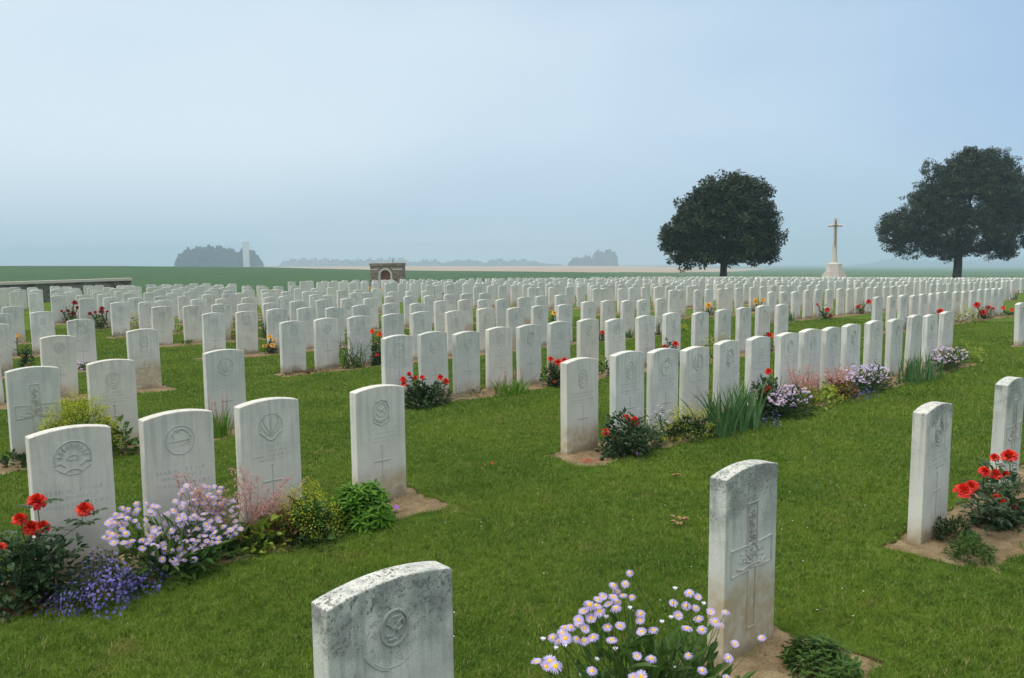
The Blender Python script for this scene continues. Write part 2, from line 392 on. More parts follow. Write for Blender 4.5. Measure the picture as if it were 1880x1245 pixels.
def badge(kind):
    mb = MB()
    if kind == 'rising sun':
        ridge(mb, arc(0, BZ, .085, .085, -20, 200), .007, .005)
        for i in range(9):
            a = R(8 + i*20.5); ridge(mb, [(.048*math.cos(a), BZ+.048*math.sin(a)), (.075*math.cos(a), BZ+.075*math.sin(a))], .008, .005)
            b = a + R(9); ridge(mb, [(.05*math.cos(b), BZ+.05*math.sin(b)), (.066*math.cos(b), BZ+.066*math.sin(b))], .004)
        ridge(mb, arc(0, BZ-.01, .028, .022, 0, 180, 10)); ridge(mb, [(-.03, BZ-.012), (.03, BZ-.012)])
        ridge(mb, [(-.09, BZ-.03), (-.06, BZ-.024), (-.035, BZ-.045)], .007, .005); ridge(mb, [(.09, BZ-.03), (.06, BZ-.024), (.035, BZ-.045)], .007, .005)
        ridge(mb, arc(0, BZ-.105, .05, .045, 40, 140, 10), .007, .005); ridge(mb, [(-.08, BZ-.05), (-.03, BZ-.088), (.03, BZ-.088), (.08, BZ-.05)], .006)
    elif kind == 'domed circle':
        ridge(mb, arc(0, BZ, .08, .08, 0, 360, 30), .0055); ridge(mb, arc(0, BZ+.0, .055, .06, 15, 165, 14), .006)
        ridge(mb, [(-.055, BZ-.005), (.06, BZ-.001)], .006); ridge(mb, [(-.03, BZ+.055), (-.01, BZ+.045), (.01, BZ+.06), (.03, BZ+.048)], .007)
        for i in range(14):
            x, z = rng.uniform(-.045, .045, 2); ridge(mb, [(x, BZ+z), (x+rng.uniform(-.02, .02), BZ+z+rng.uniform(-.015, .015))], .004, .003)
    elif kind == 'three feathers':
        ridge(mb, arc(0, BZ, .075, .075, 60, 120, 8), .006)
        for s in (-1, 1):
            ridge(mb, arc(0, BZ, .075, .075, 90+s*35, 90+s*110, 10), .006)
            ridge(mb, [(0, BZ-.06), (s*.02, BZ-.02), (s*.045, BZ+.02), (s*.05, BZ+.045), (s*.035, BZ+.055)], .006)
            ridge(mb, [(s*.008, BZ-.06), (s*.04, BZ-.03), (s*.062, BZ), (s*.06, BZ+.015)], .005)
            ridge(mb, [(s*.04, BZ-.062), (s*.06, BZ-.045), (s*.075, BZ-.035)], .007, .005)
        ridge(mb, [(0, BZ-.06), (0, BZ+.04), (.012, BZ+.055)], .006)
        ridge(mb, arc(0, BZ-.01, .055, .075, 225, 315, 10), .007, .005)
    elif kind == 'crowned wreath':
        ridge(mb, arc(0, BZ, .062, .075, 110, 430, 26), .007, .005); ridge(mb, arc(0, BZ+.005, .04, .045, 0, 360, 18), .005)
        ridge(mb, [(-.045, BZ+.07), (-.02, BZ+.058), (0, BZ+.078), (.02, BZ+.058), (.045, BZ+.07)], .007, .005)
        ridge(mb, [(-.03, BZ+.02), (0, BZ-.005), (.03, BZ+.02)], .006); ridge(mb, [(-.03, BZ-.02), (0, BZ+.005), (.03, BZ-.02)], .006)
        ridge(mb, [(-.065, BZ-.045), (-.06, BZ-.07), (0, BZ-.1), (.06, BZ-.07), (.065, BZ-.045)], .007, .005); ridge(mb, [(-.05, BZ-.05), (0, BZ-.065), (.05, BZ-.05)], .006)
    elif kind == 'oval wreath':
        for i in range(12):
            a = i*30; ridge(mb, arc(0, BZ, .052, .075, a+3, a+24, 4), .009, .005)
        ridge(mb, arc(0, BZ, .03, .042, 0, 360, 16), .004); ridge(mb, arc(0, BZ+.005, .012, .016, 0, 300, 10), .006)
    elif kind == 'ringed circle':
        ridge(mb, arc(0, BZ, .058, .058, 0, 360, 26), .007, .004); ridge(mb, arc(0, BZ, .04, .04, 0, 360, 20), .004)
        ridge(mb, [(-.02, BZ-.02), (.015, BZ+.02)], .007); ridge(mb, [(-.02, BZ+.012), (.02, BZ-.012)], .006)
        ridge(mb, [(-.03, BZ-.07), (0, BZ-.082), (.03, BZ-.07)], .007, .004)
    elif kind == 'bugle horn':
        ridge(mb, arc(0, BZ, .055, .06, 190, 350, 14), .008, .005); ridge(mb, arc(0, BZ+.02, .05, .05, 20, 160, 12), .006)
        ridge(mb, [(-.05, BZ+.03), (0, BZ-.02), (.05, BZ+.03)], .006); ridge(mb, [(0, BZ+.01), (0, BZ+.06)], .006)
    elif kind == 'lined panel':
        for z in (.66, .625, .60, .56): ridge(mb, [(-.045, z+rng.uniform(-.003, .003)), (.045, z)], .008, .004)
        for z in (.645, .58): ridge(mb, [(-.03, z), (.03, z)], .005)
    elif kind == 'knotted rose':
        cz = .672
        ridge(mb, arc(0, cz, .040, .046, 0, 360, 26), .009, .006)
        ridge(mb, [(.018, cz+.028), (-.006, cz+.03), (-.02, cz+.014), (-.006, cz), (.014, cz-.010), (.006, cz-.03), (-.02, cz-.028)], .009, .006)
        ridge(mb, [(-.026, cz-.014), (-.01, cz-.02), (.012, cz+.012), (.026, cz+.02), (.028, cz-.002), (.012, cz-.008)], .008, .006)
        for i in range(46):
            a = R(i*360/46 + rng.uniform(-2, 2)); r0 = rng.uniform(.05, .08); r1 = r0 + rng.uniform(.01, .022)
            b_ = a + rng.uniform(-.15, .3); ridge(mb, [(r0*math.cos(a), cz+1.12*r0*math.sin(a)), ((r0+r1)/2*math.cos((a+b_)/2), cz+1.12*(r0+r1)/2*math.sin((a+b_)/2)), (r1*math.cos(b_), cz+1.12*r1*math.sin(b_))], .0035, .0009)
        ridge(mb, arc(0, cz, .098, .11, 205, 260, 10), .006, .004); ridge(mb, arc(0, cz, .098, .11, -10, 25, 6), .004, .002)
        ridge(mb, arc(0, cz-.008, .085, .098, 225, 310, 12), .004, .002)
    return mb.mesh('badge', [M['carve']])
def cross_mesh():
    mb = MB(); z0, z1, zb, a = .15, .40, .30, .062
    ridge(mb, [(0, z0), (0, zb-.008)], .008, .003); ridge(mb, [(0, zb+.008), (0, z1)], .008, .003)
    ridge(mb, [(-a, zb), (a, zb)], .011, .004); ridge(mb, [(-.012, z1), (.012, z1)], .008, .003)
    return mb.mesh('cross', [M['carve']])
def broad_cross_mesh():
    mb = MB(); w, t0, t1, aw, z0, z1 = .034, .375, .475, .150, .13, .645
    ridge(mb, [(-w, t1), (-w, z1), (w, z1), (w, t1), (aw, t1+.004), (aw, t0-.004), (w*.8, t0), (w*.8, z0), (-w*.8, z0), (-w*.8, t0), (-aw, t0-.004), (-aw, t1+.004)], .007, .006, True)
    for a0 in range(0, 360, 45): ridge(mb, arc(0, .43, .044, .05, a0+4, a0+36, 5), .009, .006)
    for i in range(26):
        z = rng.uniform(.47, .62); x = rng.uniform(-.02, .02)*(1.3 - (z-.47)*4); ridge(mb, arc(x, z, rng.uniform(.005, .013), rng.uniform(.006, .014), rng.uniform(0, 360), rng.uniform(400, 620), 6), .006, .005)
    for i in range(14):
        a = rng.uniform(0, 6.28); r = rng.uniform(.005, .032); ridge(mb, arc(r*math.cos(a), .43 + r*math.sin(a), .009, .009, a*57, a*57+220, 5), .006, .006)
    for i in range(26):
        x = rng.uniform(-.09, .09); z = rng.uniform(.385, .465); ridge(mb, [(x, z), (x+rng.uniform(-.02, .02), z+rng.uniform(-.015, .015))], .006, .005)
    ridge(mb, [(-.11, .395), (-.07, .383), (-.03, .392), (.03, .392), (.07, .384), (.1, .4)], .008, .006)
    return mb.mesh('cross', [M['carve']])
def inscription_mesh(seed, lines):
    """worn, unreadable rows of cut letters"""
    r = np.random.default_rng(seed); mb = MB()
    for z, hh, half in lines:
        x = -half*r.uniform(.8, 1)
        while x < half*.95:
            wd = hh*r.uniform(.5, .8)
            if r.random() < .14: x += wd; continue
            for _ in range(r.integers(2, 4)):
                q = r.random()
                if q < .5: X = x + wd*r.choice([.1, .5, .9]); pts = [(X, z), (X, z+hh)]
                elif q < .8: Z = z + hh*r.choice([0, .5, 1]); pts = [(x, Z), (x+wd*.8, Z)]
                else: pts = [(x, z), (x+wd*.8, z+hh)]
                ridge(mb, pts, .0028, .0012)
            x += wd + hh*.28
    return mb.mesh('inscription', [M['carve']])
BADGE = {k: badge(k) for k in ('rising sun', 'domed circle', 'three feathers', 'crowned wreath', 'oval wreath', 'ringed circle', 'bugle horn', 'lined panel', 'knotted rose')}
CROSS, BCROSS = cross_mesh(), broad_cross_mesh()
STD = [(.505, .016, .13), (.478, .012, .1), (.447, .013, .14), (.425, .011, .09)]
INS = [inscription_mesh(s, STD) for s in (1, 2, 3, 4)]
INS_TOP = inscription_mesh(9, [(.73, .014, .08), (.705, .014, .12), (.68, .012, .14), (.658, .012, .1)])
INS_LOW = inscription_mesh(5, [(.455, .02, .14), (.42, .018, .12), (.38, .018, .15)])

ORD = 'first second third fourth fifth sixth seventh eighth ninth tenth eleventh twelfth thirteenth fourteenth fifteenth sixteenth seventeenth'.split()
ROWN = ['front'] + ORD[1:]
SPECIAL = {   # (row, block, index): (badge, cross, inscription, lichen, label)
 (0, 'near', 0): ('knotted rose', None, INS_LOW, 1.0, 'lichen-spotted white headstone carved with a knotted rose badge, cut off by the bottom edge'),
 (0, 'near', 1): (None, BCROSS, INS_TOP, 1.0, 'speckled headstone with a broad crested cross, standing behind the lilac daisies'),
 (0, 'second', 0): ('ringed circle', CROSS, INS[0], .8, 'grey-topped headstone on bare soil beside two small cushion plants'),
 (0, 'second', 1): (None, BCROSS, INS_TOP, .8, 'speckled headstone behind the orange-red roses on the bare soil bed'),
 (1, 'near', 0): ('rising sun', None, INS_LOW, .12, 'white headstone with a rayed half-sun badge behind the big red rose bush'),
 (1, 'near', 1): ('domed circle', None, INS_LOW, .12, 'white headstone with a ring badge behind the lilac aster clump'),
 (1, 'near', 2): ('three feathers', CROSS, INS[1], .14, 'white headstone with three-feather badge behind the airy pink flower sprays'),
 (1, 'near', 3): ('crowned wreath', CROSS, INS[2], .10, 'white headstone with crowned badge and soil-stained foot beside the bright green leafy shrub'),
 (1, 'second', 0): ('oval wreath', CROSS, INS[3], .05, 'white headstone with tan-stained foot on a soil corner, start of the long bedded row'),
 (2, 'near', 0): (None, BCROSS, INS_TOP, .12, 'white headstone with a broad cross beside the yellow-green frothy plant'),
 (2, 'near', 1): ('ringed circle', CROSS, INS[0], .10, 'white headstone rising behind the yellow-green frothy plant, ring badge on its face'),
 (2, 'near', 2): ('three feathers', CROSS, INS[1], .08, 'white headstone with a small grassy plant with pink spikes at its foot'),
 (3, 'near', 2): ('bugle horn', CROSS, INS[3], .10, 'headstone with a wide brown soil stain over its lower third'),
}
GENB = ['oval wreath', 'ringed circle', 'crowned wreath', 'domed circle', 'bugle horn', 'three feathers', 'lined panel']
GBR = {'second': [0, 0, 2, 1, 3, 4, 5, 0, 1, 6, 2, 0, 3, 1, 0]}
NIND = 300
PICK = {(1, 'second'): [4, 0, 3, 5, 2, 6, 1, 0, 3, 2, 4, 1, 0, 5, 6], (2, 'second'): [3, 5, 1, 0, 2, 6, 4, 0, 6, 6, 1, 0, 2, 3, 4]}
for idx, (d, (k, blk, i, s), c) in enumerate(vis[:NIND]):
    nm = len([1 for q in STONES if q[0] == k and q[1] == blk])
    o = link('headstone', HM[int(rng.integers(0, 4))])
    o.location = c + np.array([0, 0, rng.uniform(-.008, .012)])
    tw = .5 if d < 9 else 1.3
    o.rotation_euler = (R(rng.normal(0, .5*tw)), R(rng.normal(0, .5*tw)), YAW + R(rng.normal(0, .7)))
    sp = SPECIAL.get((k, blk, i))
    if sp: bd, cr, ins, li, lab = sp
    else:
        q = PICK.get((k, blk), None)
        bd = GENB[q[i]] if q and i < len(q) else GENB[int(rng.integers(0, len(GENB)))]
        cr, ins = CROSS, INS[int(rng.integers(0, 4))]
        li = float(rng.uniform(0, .16)) if rng.random() > .12 else float(rng.uniform(.2, .42))
        art = f'white headstone, {ORD[i]} from the near end of the {blk} block'
        if blk == 'near': art = f'white headstone, {ORD[nm-1-i]} from the grass gap in the nearest block'
        row = f'{ROWN[k]} row' if k else 'front row'
        lab = f'{art}, {row}'
        if d < 22 and bd in ('oval wreath', 'bugle horn', 'lined panel'): pass
    o['lichen'] = float(li); o['soil'] = float(rng.uniform(.0, .6) if rng.random() > .12 else rng.uniform(.7, 1.3)) if not sp else (.75 if (k, blk, i) in ((1, 'near', 3), (1, 'second', 0)) else 1.3 if (k, blk, i) == (0, 'near', 1) else .35)
    if (k, blk, i) == (3, 'near', 2): o['soil'] = 1.5
    tag(o, lab, 'headstone', 'white headstones standing in rows')
    if d < 24:
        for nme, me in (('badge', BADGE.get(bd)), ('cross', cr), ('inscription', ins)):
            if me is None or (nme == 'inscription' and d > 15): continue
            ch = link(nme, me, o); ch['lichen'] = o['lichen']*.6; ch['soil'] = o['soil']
# everything farther off reads as one pale mass
mb = MB(); far_profile = [(-SW/2, -.1), (SW/2, -.1), (SW/2, SHC), (SW/4, SHC+.036), (0, SH), (-SW/4, SHC+.036), (-SW/2, SHC)]
for d, (k, blk, i, s), c in vis[NIND:]:
    dz = rng.uniform(-.02, .02); a = YAW + R(rng.normal(0, .8)); ca, sa = math.cos(a), math.sin(a); vs = []
    for y in (-ST/2, ST/2):
        for x, z in far_profile: vs.append((c[0] + x*ca - y*sa, c[1] + x*sa + y*ca, c[2] + z + dz))
    n = len(far_profile)
    mb.add(vs, [tuple(range(n)), tuple(range(2*n-1, n-1, -1))] + [(j, j+n, (j+1) % n + n, (j+1) % n) for j in range(n)])
M['far_stone'] = mat('distant_white_stone', (.58, .58, .545), .9, .2); t = NT(M['far_stone'])
g = t.n('ShaderNodeNewGeometry'); t.l(t.ramp(g.outputs['Random Per Island'], [(0, (.50, .505, .475)), (1, (.64, .635, .60))]), t.b.inputs['Base Color'])
o = mb.build('distant_headstones', M['far_stone'])
tag(o, 'mass of small white headstones in the farthest rows', 'headstones', kind='stuff')

# ------------------------------------------------------------------ lawn, beds, fields
BEDS = []   # s0, s1, D0, D1
for k in range(13):
    for blk in ('near', 'second', 'third', 'fourth', 'fifth', 'sixth', 'seventh', 'eighth'):
        ss = [q[3] for q in STONES if q[0] == k and q[1] == blk]
        if ss: BEDS.append([min(ss)-.16, max(ss)+SW+.09, ROWD[k]-.40, ROWD[k]+.15, k])
BEDS[0][0] = -.6; BEDS[1][1] = 7.6
for b in BEDS:
    if b[4] in (1, 2, 3, 4, 5, 6) and b[0] < 3: b[0] = -2.0
def edge_wob(x, seed, amp): return amp*(math.sin(x*5.1+seed) * .5 + math.sin(x*13.7+seed*2.3)*.3 + math.sin(x*29+seed*1.7)*.25)
BEDS_ALL = [tuple(b) for b in BEDS]
V, F = [], []
for bi, (s0, s1, d0, d1, k) in enumerate(BEDS_ALL):
    if k > 8 or s0 > 40: continue
    step = .028 if k == 0 else (.05 if k == 1 else .12 if k < 4 else .3)
    ns = max(2, int((s1-s0)/step)); nd = max(4, int((d1-d0)/min(step, .12)))
    base = len(V); s0 -= .07; s1 += .07; d0 -= .07; d1 += .07
    for i in range(ns+1):
        s = s0 + (s1-s0)*i/ns
        for j in range(nd+1):
            t_ = j/nd; amp = .05 if k < 3 else .03
            D = (d0 + edge_wob(s, bi, amp))*(1-t_) + (d1 + edge_wob(s, bi+7, amp*.7))*t_
            ss = s + (edge_wob(D*2, bi+3, .02) if i in (0, ns) else 0)
            P = at(ss, D); e = min(i, ns-i)*step; e2 = min(t_, 1-t_)*(d1-d0)
            edge = min(e, e2); P[2] += .004 + .018*min(1, edge/.1) + (rng.normal(0, .0045) if k < 2 and edge > .02 else 0)
            V.append(P)
    for i in range(ns):
        for j in range(nd):
            a = base + i*(nd+1) + j; F.append((a, a+nd+1, a+nd+2, a+1))
o = big_mesh('flower_bed_soil', np.array(V), [np.array(F)], [M['soil']]); tag(o, kind='structure')
o.data.polygons.foreach_set('use_smooth', [True]*len(o.data.polygons))
# clods and small stones on the near beds
mb = MB()
for bi, (s0, s1, d0, d1, k) in enumerate(BEDS_ALL):
    if k > 1: continue
    for _ in range(int((s1-s0)*(420 if k == 0 else 160))):
        P = at(rng.uniform(s0+.03, s1-.03), rng.uniform(d0+.03, d1-.03)); r = abs(rng.normal(.004, .004)) + .002
        if P[1] < .5: continue
        P[2] += .018
        vs = [P + r*rng.uniform(.6, 1.3)*np.array(q) for q in ((1,0,0),(0,1,0),(-1,0,0),(0,-1,0),(0,0,.8),(0,0,-.8))]
        mb.add(vs, [(0,1,4),(1,2,4),(2,3,4),(3,0,4),(1,0,5),(2,1,5),(3,2,5),(0,3,5)])
o = mb.build('soil_clods', M['soil']); tag(o, 'small clods and stones on the bare beds', 'soil clods', kind='stuff')

def rc_of(phi):
    a = RHO - phi; r = 1e9
    if math.sin(a) > .02: r = min(r, 43/math.sin(a))
    if math.cos(a) > .02: r = min(r, 88/math.cos(a))
    return min(r, 120)
# lawn sheet: polar, fine near the viewer
phis = np.radians(np.concatenate([np.arange(-180, -42, 6), np.arange(-42, 42.01, 1.0), np.arange(48, 180, 6)]))
rr = np.concatenate([[.05], np.geomspace(.6, 1, 46)[1:] ])
V = []; nph = len(phis); tt = np.linspace(0, 1, 46)
for ph in phis:
    rc = rc_of(ph) if abs(ph) < R(50) else 14.0
    for q in tt:
        r = .2 + (rc + 1.0 - .2) * q**2.2; x, y = r*math.sin(ph), r*math.cos(ph)
        V.append((x, y, float(ground(x, y))))
nt = len(tt); F = []
for i in range(nph):
    i2 = (i+1) % nph
    for j in range(nt-1): F.append((i*nt+j, i2*nt+j, i2*nt+j+1, i*nt+j+1))
V.append((0, 0, 0)); o = big_mesh('lawn', np.array(V), [np.array(F), np.array([(i*nt, len(V)-1, ((i+1) % nph)*nt) for i in range(nph)])], [M['lawn']])
o.data.polygons.foreach_set('use_smooth', [True]*len(o.data.polygons)); tag(o, kind='structure')

# open country beyond: height knots along nine bearings, (distance, picture height of that ground as surveyed)
COLS = [(-400, [(150, 522), (260, 487), (420, 489), (1300, 489.5), (2600, 489), (4200, 488.5)]),
        (-100, [(150, 520), (265, 487), (420, 489), (1300, 489.5), (2600, 489), (4200, 488.5)]),
        (240, [(140, 522), (280, 488), (430, 490), (1300, 490), (2600, 489), (4200, 488.5)]),
        (500, [(130, 526), (300, 490.6), (450, 491), (1300, 489.8), (2600, 489), (4200, 488.5)]),
        (640, [(110, 532), (310, 494), (450, 493.5), (1300, 489), (2600, 488.5), (4200, 488)]),
        (760, [(110, 534), (320, 496.5), (450, 496), (1300, 488.5), (2600, 488), (4200, 487.6)]),
        (1050, [(115, 520), (330, 499.2), (450, 498.8), (1300, 487.8), (2600, 487.4), (4200, 487.2)]),
        (1230, [(120, 516), (330, 502), (450, 500), (1300, 489.5), (2600, 488), (4200, 487.4)]),
        (1330, [(122, 516), (330, 504), (600, 499), (1300, 493), (2600, 489), (4200, 487.6)]),
        (1530, [(125, 517), (330, 505), (700, 498), (1300, 493), (2600, 489), (4200, 487.8)]),
        (1900, [(135, 519), (330, 506), (700, 499), (1300, 494), (2600, 489.5), (4200, 488)]),
        (2500, [(140, 519), (330, 506), (700, 499), (1300, 494), (2600, 489.5), (4200, 488)])]
def slope(px, py): d = ray(px, py); return d[2]/math.hypot(d[0], d[1])
CX = [c[0] for c in COLS]
def terrain_z(ph, r):
    pc = max(R(-40), min(R(46), ph)); px = 940 + FPX*math.tan(pc); px = max(CX[0], min(CX[-1], px))
    j = max(0, min(len(CX)-2, int(np.searchsorted(CX, px)) - 1)); w = (px - CX[j])/(CX[j+1]-CX[j])
    rc = rc_of(pc); out = []
    for cx, kn in (COLS[j], COLS[j+1]):
        rs = [rc+1.0] + [max(q[0], rc+6+2*n_) for n_, q in enumerate(kn)]
        x0, y0 = rs[0]*math.sin(pc), rs[0]*math.cos(pc)
        zs = [float(ground(x0, y0)) - .05] + [CAMH + q*slope(px, yy) for q, (_, yy) in zip(rs[1:], kn)]
        out.append(float(np.interp(math.log(max(r, rc+1.0)), np.log(rs), zs)))
    return out[0]*(1-w) + out[1]*w
def tz(x, y): return terrain_z(math.atan2(x, y), math.hypot(x, y))
tph = np.radians(np.concatenate([np.arange(-180, -44, 8), np.arange(-44, 46.01, .25), np.arange(52, 180, 8)]))
qq = np.concatenate([[0, .5], np.linspace(0, 1, 60)[1:]])
V = []; mi = []; F = []
for ph in tph:
    rc = rc_of(max(R(-40), min(R(46), ph)))
    for q_i in range(62):
        if q_i == 0: r = .3
        elif q_i == 1: r = rc - .3
        else: r = (rc + .6) * ((4300/(rc + .6))**((q_i-2)/59))
        x, y = r*math.sin(ph), r*math.cos(ph)
        if q_i < 2: z = float(ground(x, y)) - .09
        else: z = terrain_z(ph, r) - .02
        V.append((x, y, z))
nT = len(tph)
for i in range(nT):
    i2 = (i+1) % nT
    for j in range(61):
        F.append((i*62+j, i2*62+j, i2*62+j+1, i*62+j+1))
        a = V[i*62+j]; r = math.hypot(a[0], a[1]); ph = max(-1.2, min(1.2, math.atan2(a[0], a[1]))); px = 940 + FPX*math.tan(ph)
        b0 = np.interp(px, [640, 1040, 1330], [312, 335, 100]); b1 = np.interp(px, [640, 1040, 1200, 1330, 1460], [312, 335, 480, 720, 1500])
        if r < b0: m = 0
        elif b1 < r < 1500 and 470 < px: m = 1
        elif px <= 470 and r < 700: m = 0
        else: m = 2
        mi.append(m)
o = big_mesh('fields', np.array(V), [np.array(F)], [M['crop'], M['wheat'], M['pasture']], matidx=mi)
o.data.polygons.foreach_set('use_smooth', [True]*len(o.data.polygons)); tag(o, kind='structure')

# the lawn stands a little above the dug beds: a cut turf edge runs round each
def bed_shift(s, D): return .03*np.sin(s*7+D*9) + .02*np.sin(s*23-D*17)
M['cut'] = ground_mat('cut_turf_soil', [(.35, (.055, .038, .024)), (.65, (.10, .072, .045))], 20, .6)
V, F, mi = [], [], []
LIP = ((.004, -.012), (-.006, .024), (-.05, .021), (-.14, .010), (-.36, -.002))
for (s0, s1, d0, d1, k) in BEDS_ALL:
    if k > 3 or s0 > 30: continue
    st_ = .03 if k < 2 else .08; ring = []
    for (a0, b0), (a1, b1), nx in (((s0, d0), (s1, d0), (0, -1)), ((s1, d0), (s1, d1), (1, 0)), ((s1, d1), (s0, d1), (0, 1)), ((s0, d1), (s0, d0), (-1, 0))):
        n_ = max(3, int(math.hypot(a1-a0, b1-b0)/st_))
        for i in range(n_):
            q = i/n_; S_, D_ = a0 + (a1-a0)*q, b0 + (b1-b0)*q; nn = list(nx)
            if i == 0: pv = {(0, -1): (-1, 0), (1, 0): (0, -1), (0, 1): (1, 0), (-1, 0): (0, 1)}[nx]; nn = [(nx[0]+pv[0])*.8, (nx[1]+pv[1])*.8]
            ring.append((S_, D_, nn))
    base = len(V); m_ = len(LIP)
    for S_, D_, nn in ring:
        b = float(bed_shift(S_, D_))
        for e_, z_ in LIP:
            o_ = b - e_; P = at(S_ + nn[0]*o_, D_ + nn[1]*o_); P[2] += z_ + (.003*math.sin(S_*31+D_*27) if z_ > 0 else 0); V.append(P)
    n_ = len(ring)
    for i in range(n_):
        for j in range(m_-1):
            F.append((base+i*m_+j, base+((i+1) % n_)*m_+j, base+((i+1) % n_)*m_+j+1, base+i*m_+j+1)); mi.append(0 if j == 0 else 1)
o = big_mesh('lawn_edge', np.array(V), [np.array(F)], [M['cut'], M['lawn']], matidx=mi); tag(o, kind='structure')
# grass blades
def make_grass():
    nb = 1_600_000
    ph = rng.uniform(R(-40), R(40), nb)
    r0, r1, r2 = 1.5, 4.0, 24.0
    wa = (r1*r1-r0*r0)/2; p_ = 1.7; wb = r1**p_*((r2**(2-p_) - r1**(2-p_))/(2-p_))
    u = rng.random(nb); near = rng.random(nb) < wa/(wa+wb)
    r = np.where(near, np.sqrt(r0*r0 + u*(r1*r1-r0*r0)), (r1**(2-p_) + u*(r2**(2-p_)-r1**(2-p_)))**(1/(2-p_)))
    x = r*np.sin(ph); y = r*np.cos(ph); s, D = sd(x, y)
    keep = np.ones(nb, bool); lift = np.zeros(nb)
    for (s0, s1, d0, d1, k) in BEDS_ALL:
        e = np.minimum(np.minimum(s-s0, s1-s), np.minimum(D-d0, d1-D)) + bed_shift(s, D)
        keep &= ~((e > 0) & (rng.random(nb) > .5*np.exp(-np.maximum(e, 0)/.018)))
        if k <= 3: lift = np.maximum(lift, np.where(e > 0, .012, .023*np.exp(-np.maximum(-e, 0)/.12)))
    x, y, r, s, D, lift = x[keep], y[keep], r[keep], s[keep], D[keep], lift[keep]; nb = len(x)
    z = ground(x, y) + lift
    sc = np.maximum(1, r/4.0)
    wd = .0031*sc**.9*rng.uniform(.7, 1.3, nb); hh = .0215*sc**.3*rng.uniform(.55, 1.45, nb)
    # longer fringe along the bed edges
    ang = rng.uniform(0, 2*np.pi, nb); lean = rng.uniform(.3, 1.25, nb)
    la = rng.uniform(0, 2*np.pi, nb)
    sx, sy = np.cos(ang)*wd/2, np.sin(ang)*wd/2
    lx, ly = np.cos(la)*lean*hh, np.sin(la)*lean*hh
    hz = hh*np.sqrt(np.maximum(.15, 1-.6*lean**2))
    tint = np.clip(rng.normal(.36, .27, nb), 0, .92); tint[rng.random(nb) < .05] = 1.
    P = lambda dx, dy, dz: np.stack([x+dx, y+dy, z+dz], 1)
    V = np.stack([P(-sx, -sy, -.004), P(sx, sy, -.004), P(lx*.35+sx*.8, ly*.35+sy*.8, hz*.6), P(lx*.35-sx*.8, ly*.35-sy*.8, hz*.6), P(lx, ly, hz)], 1).reshape(-1, 3)
    b = np.arange(nb)[:, None]*5
    o = big_mesh('grass', V, [b + np.array([0, 1, 2, 3]), b + np.array([3, 2, 4])], [M['grass']], attr=np.repeat(tint, 5))
    tag(o, 'short mown grass covering the lawn between the rows', 'grass', kind='stuff')
make_grass()

# ------------------------------------------------------------------ flowers and foliage builders
def petal_ring(mb, n, r0, r1, w, z0, z1, m, jit=.08, tip=.55):
    for i in range(n):
        a = 2*math.pi*(i + rng.uniform(-.2, .2))/n; L = r1*(1 + rng.uniform(-jit, jit)); zz = z1 + rng.uniform(-.08, .08)*r1
        c, s = math.cos(a), math.sin(a); px, py = -s, c
        mb.add([(c*r0 - px*w*.3, s*r0 - py*w*.3, z0), (c*r0 + px*w*.3, s*r0 + py*w*.3, z0), (c*L*.75 + px*w*.5, s*L*.75 + py*w*.5, (z0+zz)/2+.0015),
                (c*L, s*L, zz), (c*L*.75 - px*w*.5, s*L*.75 - py*w*.5, (z0+zz)/2+.0015)], [(0, 1, 2, 3, 4)], m)
def disc(mb, r, z, m):
    vs = [(0, 0, z + r*.45)] + [(r*.6*math.cos(a*math.pi/4), r*.6*math.sin(a*math.pi/4), z + r*.33) for a in range(8)] + [(r*math.cos(a*math.pi/4), r*math.sin(a*math.pi/4), z) for a in range(8)]
    fs = [(0, 1+i, 1+(i+1) % 8) for i in range(8)] + [(1+i, 9+i, 9+(i+1) % 8, 1+(i+1) % 8) for i in range(8)]
    mb.add(vs, fs, m)
def daisy_mesh(pm, n=24, droop=0.):
    mb = MB(); petal_ring(mb, n, .0045, .0205, .0040, .001, -droop*.02, 0); petal_ring(mb, n//3, .0045, .018, .0038, .002, .002-droop*.012, 0); disc(mb, .0076, .0012, 1)
    return mb.mesh('flower', [pm, M['disc']])
DAISY = {'mauve': [daisy_mesh(M['mauve'], 19, .1), daisy_mesh(M['mauve'], 17, .3), daisy_mesh(M['mauve'], 20, -.15)],
         'pinkish': [daisy_mesh(M['pinkish'], 22, .2)], 'whitish': [daisy_mesh(M['whitish'], 22, .2)]}
def bud_mesh():
    mb = MB(); petal_ring(mb, 9, .001, .007, .005, 0, .009, 0); return mb.mesh('bud', [M['whitish']])
BUD = bud_mesh()
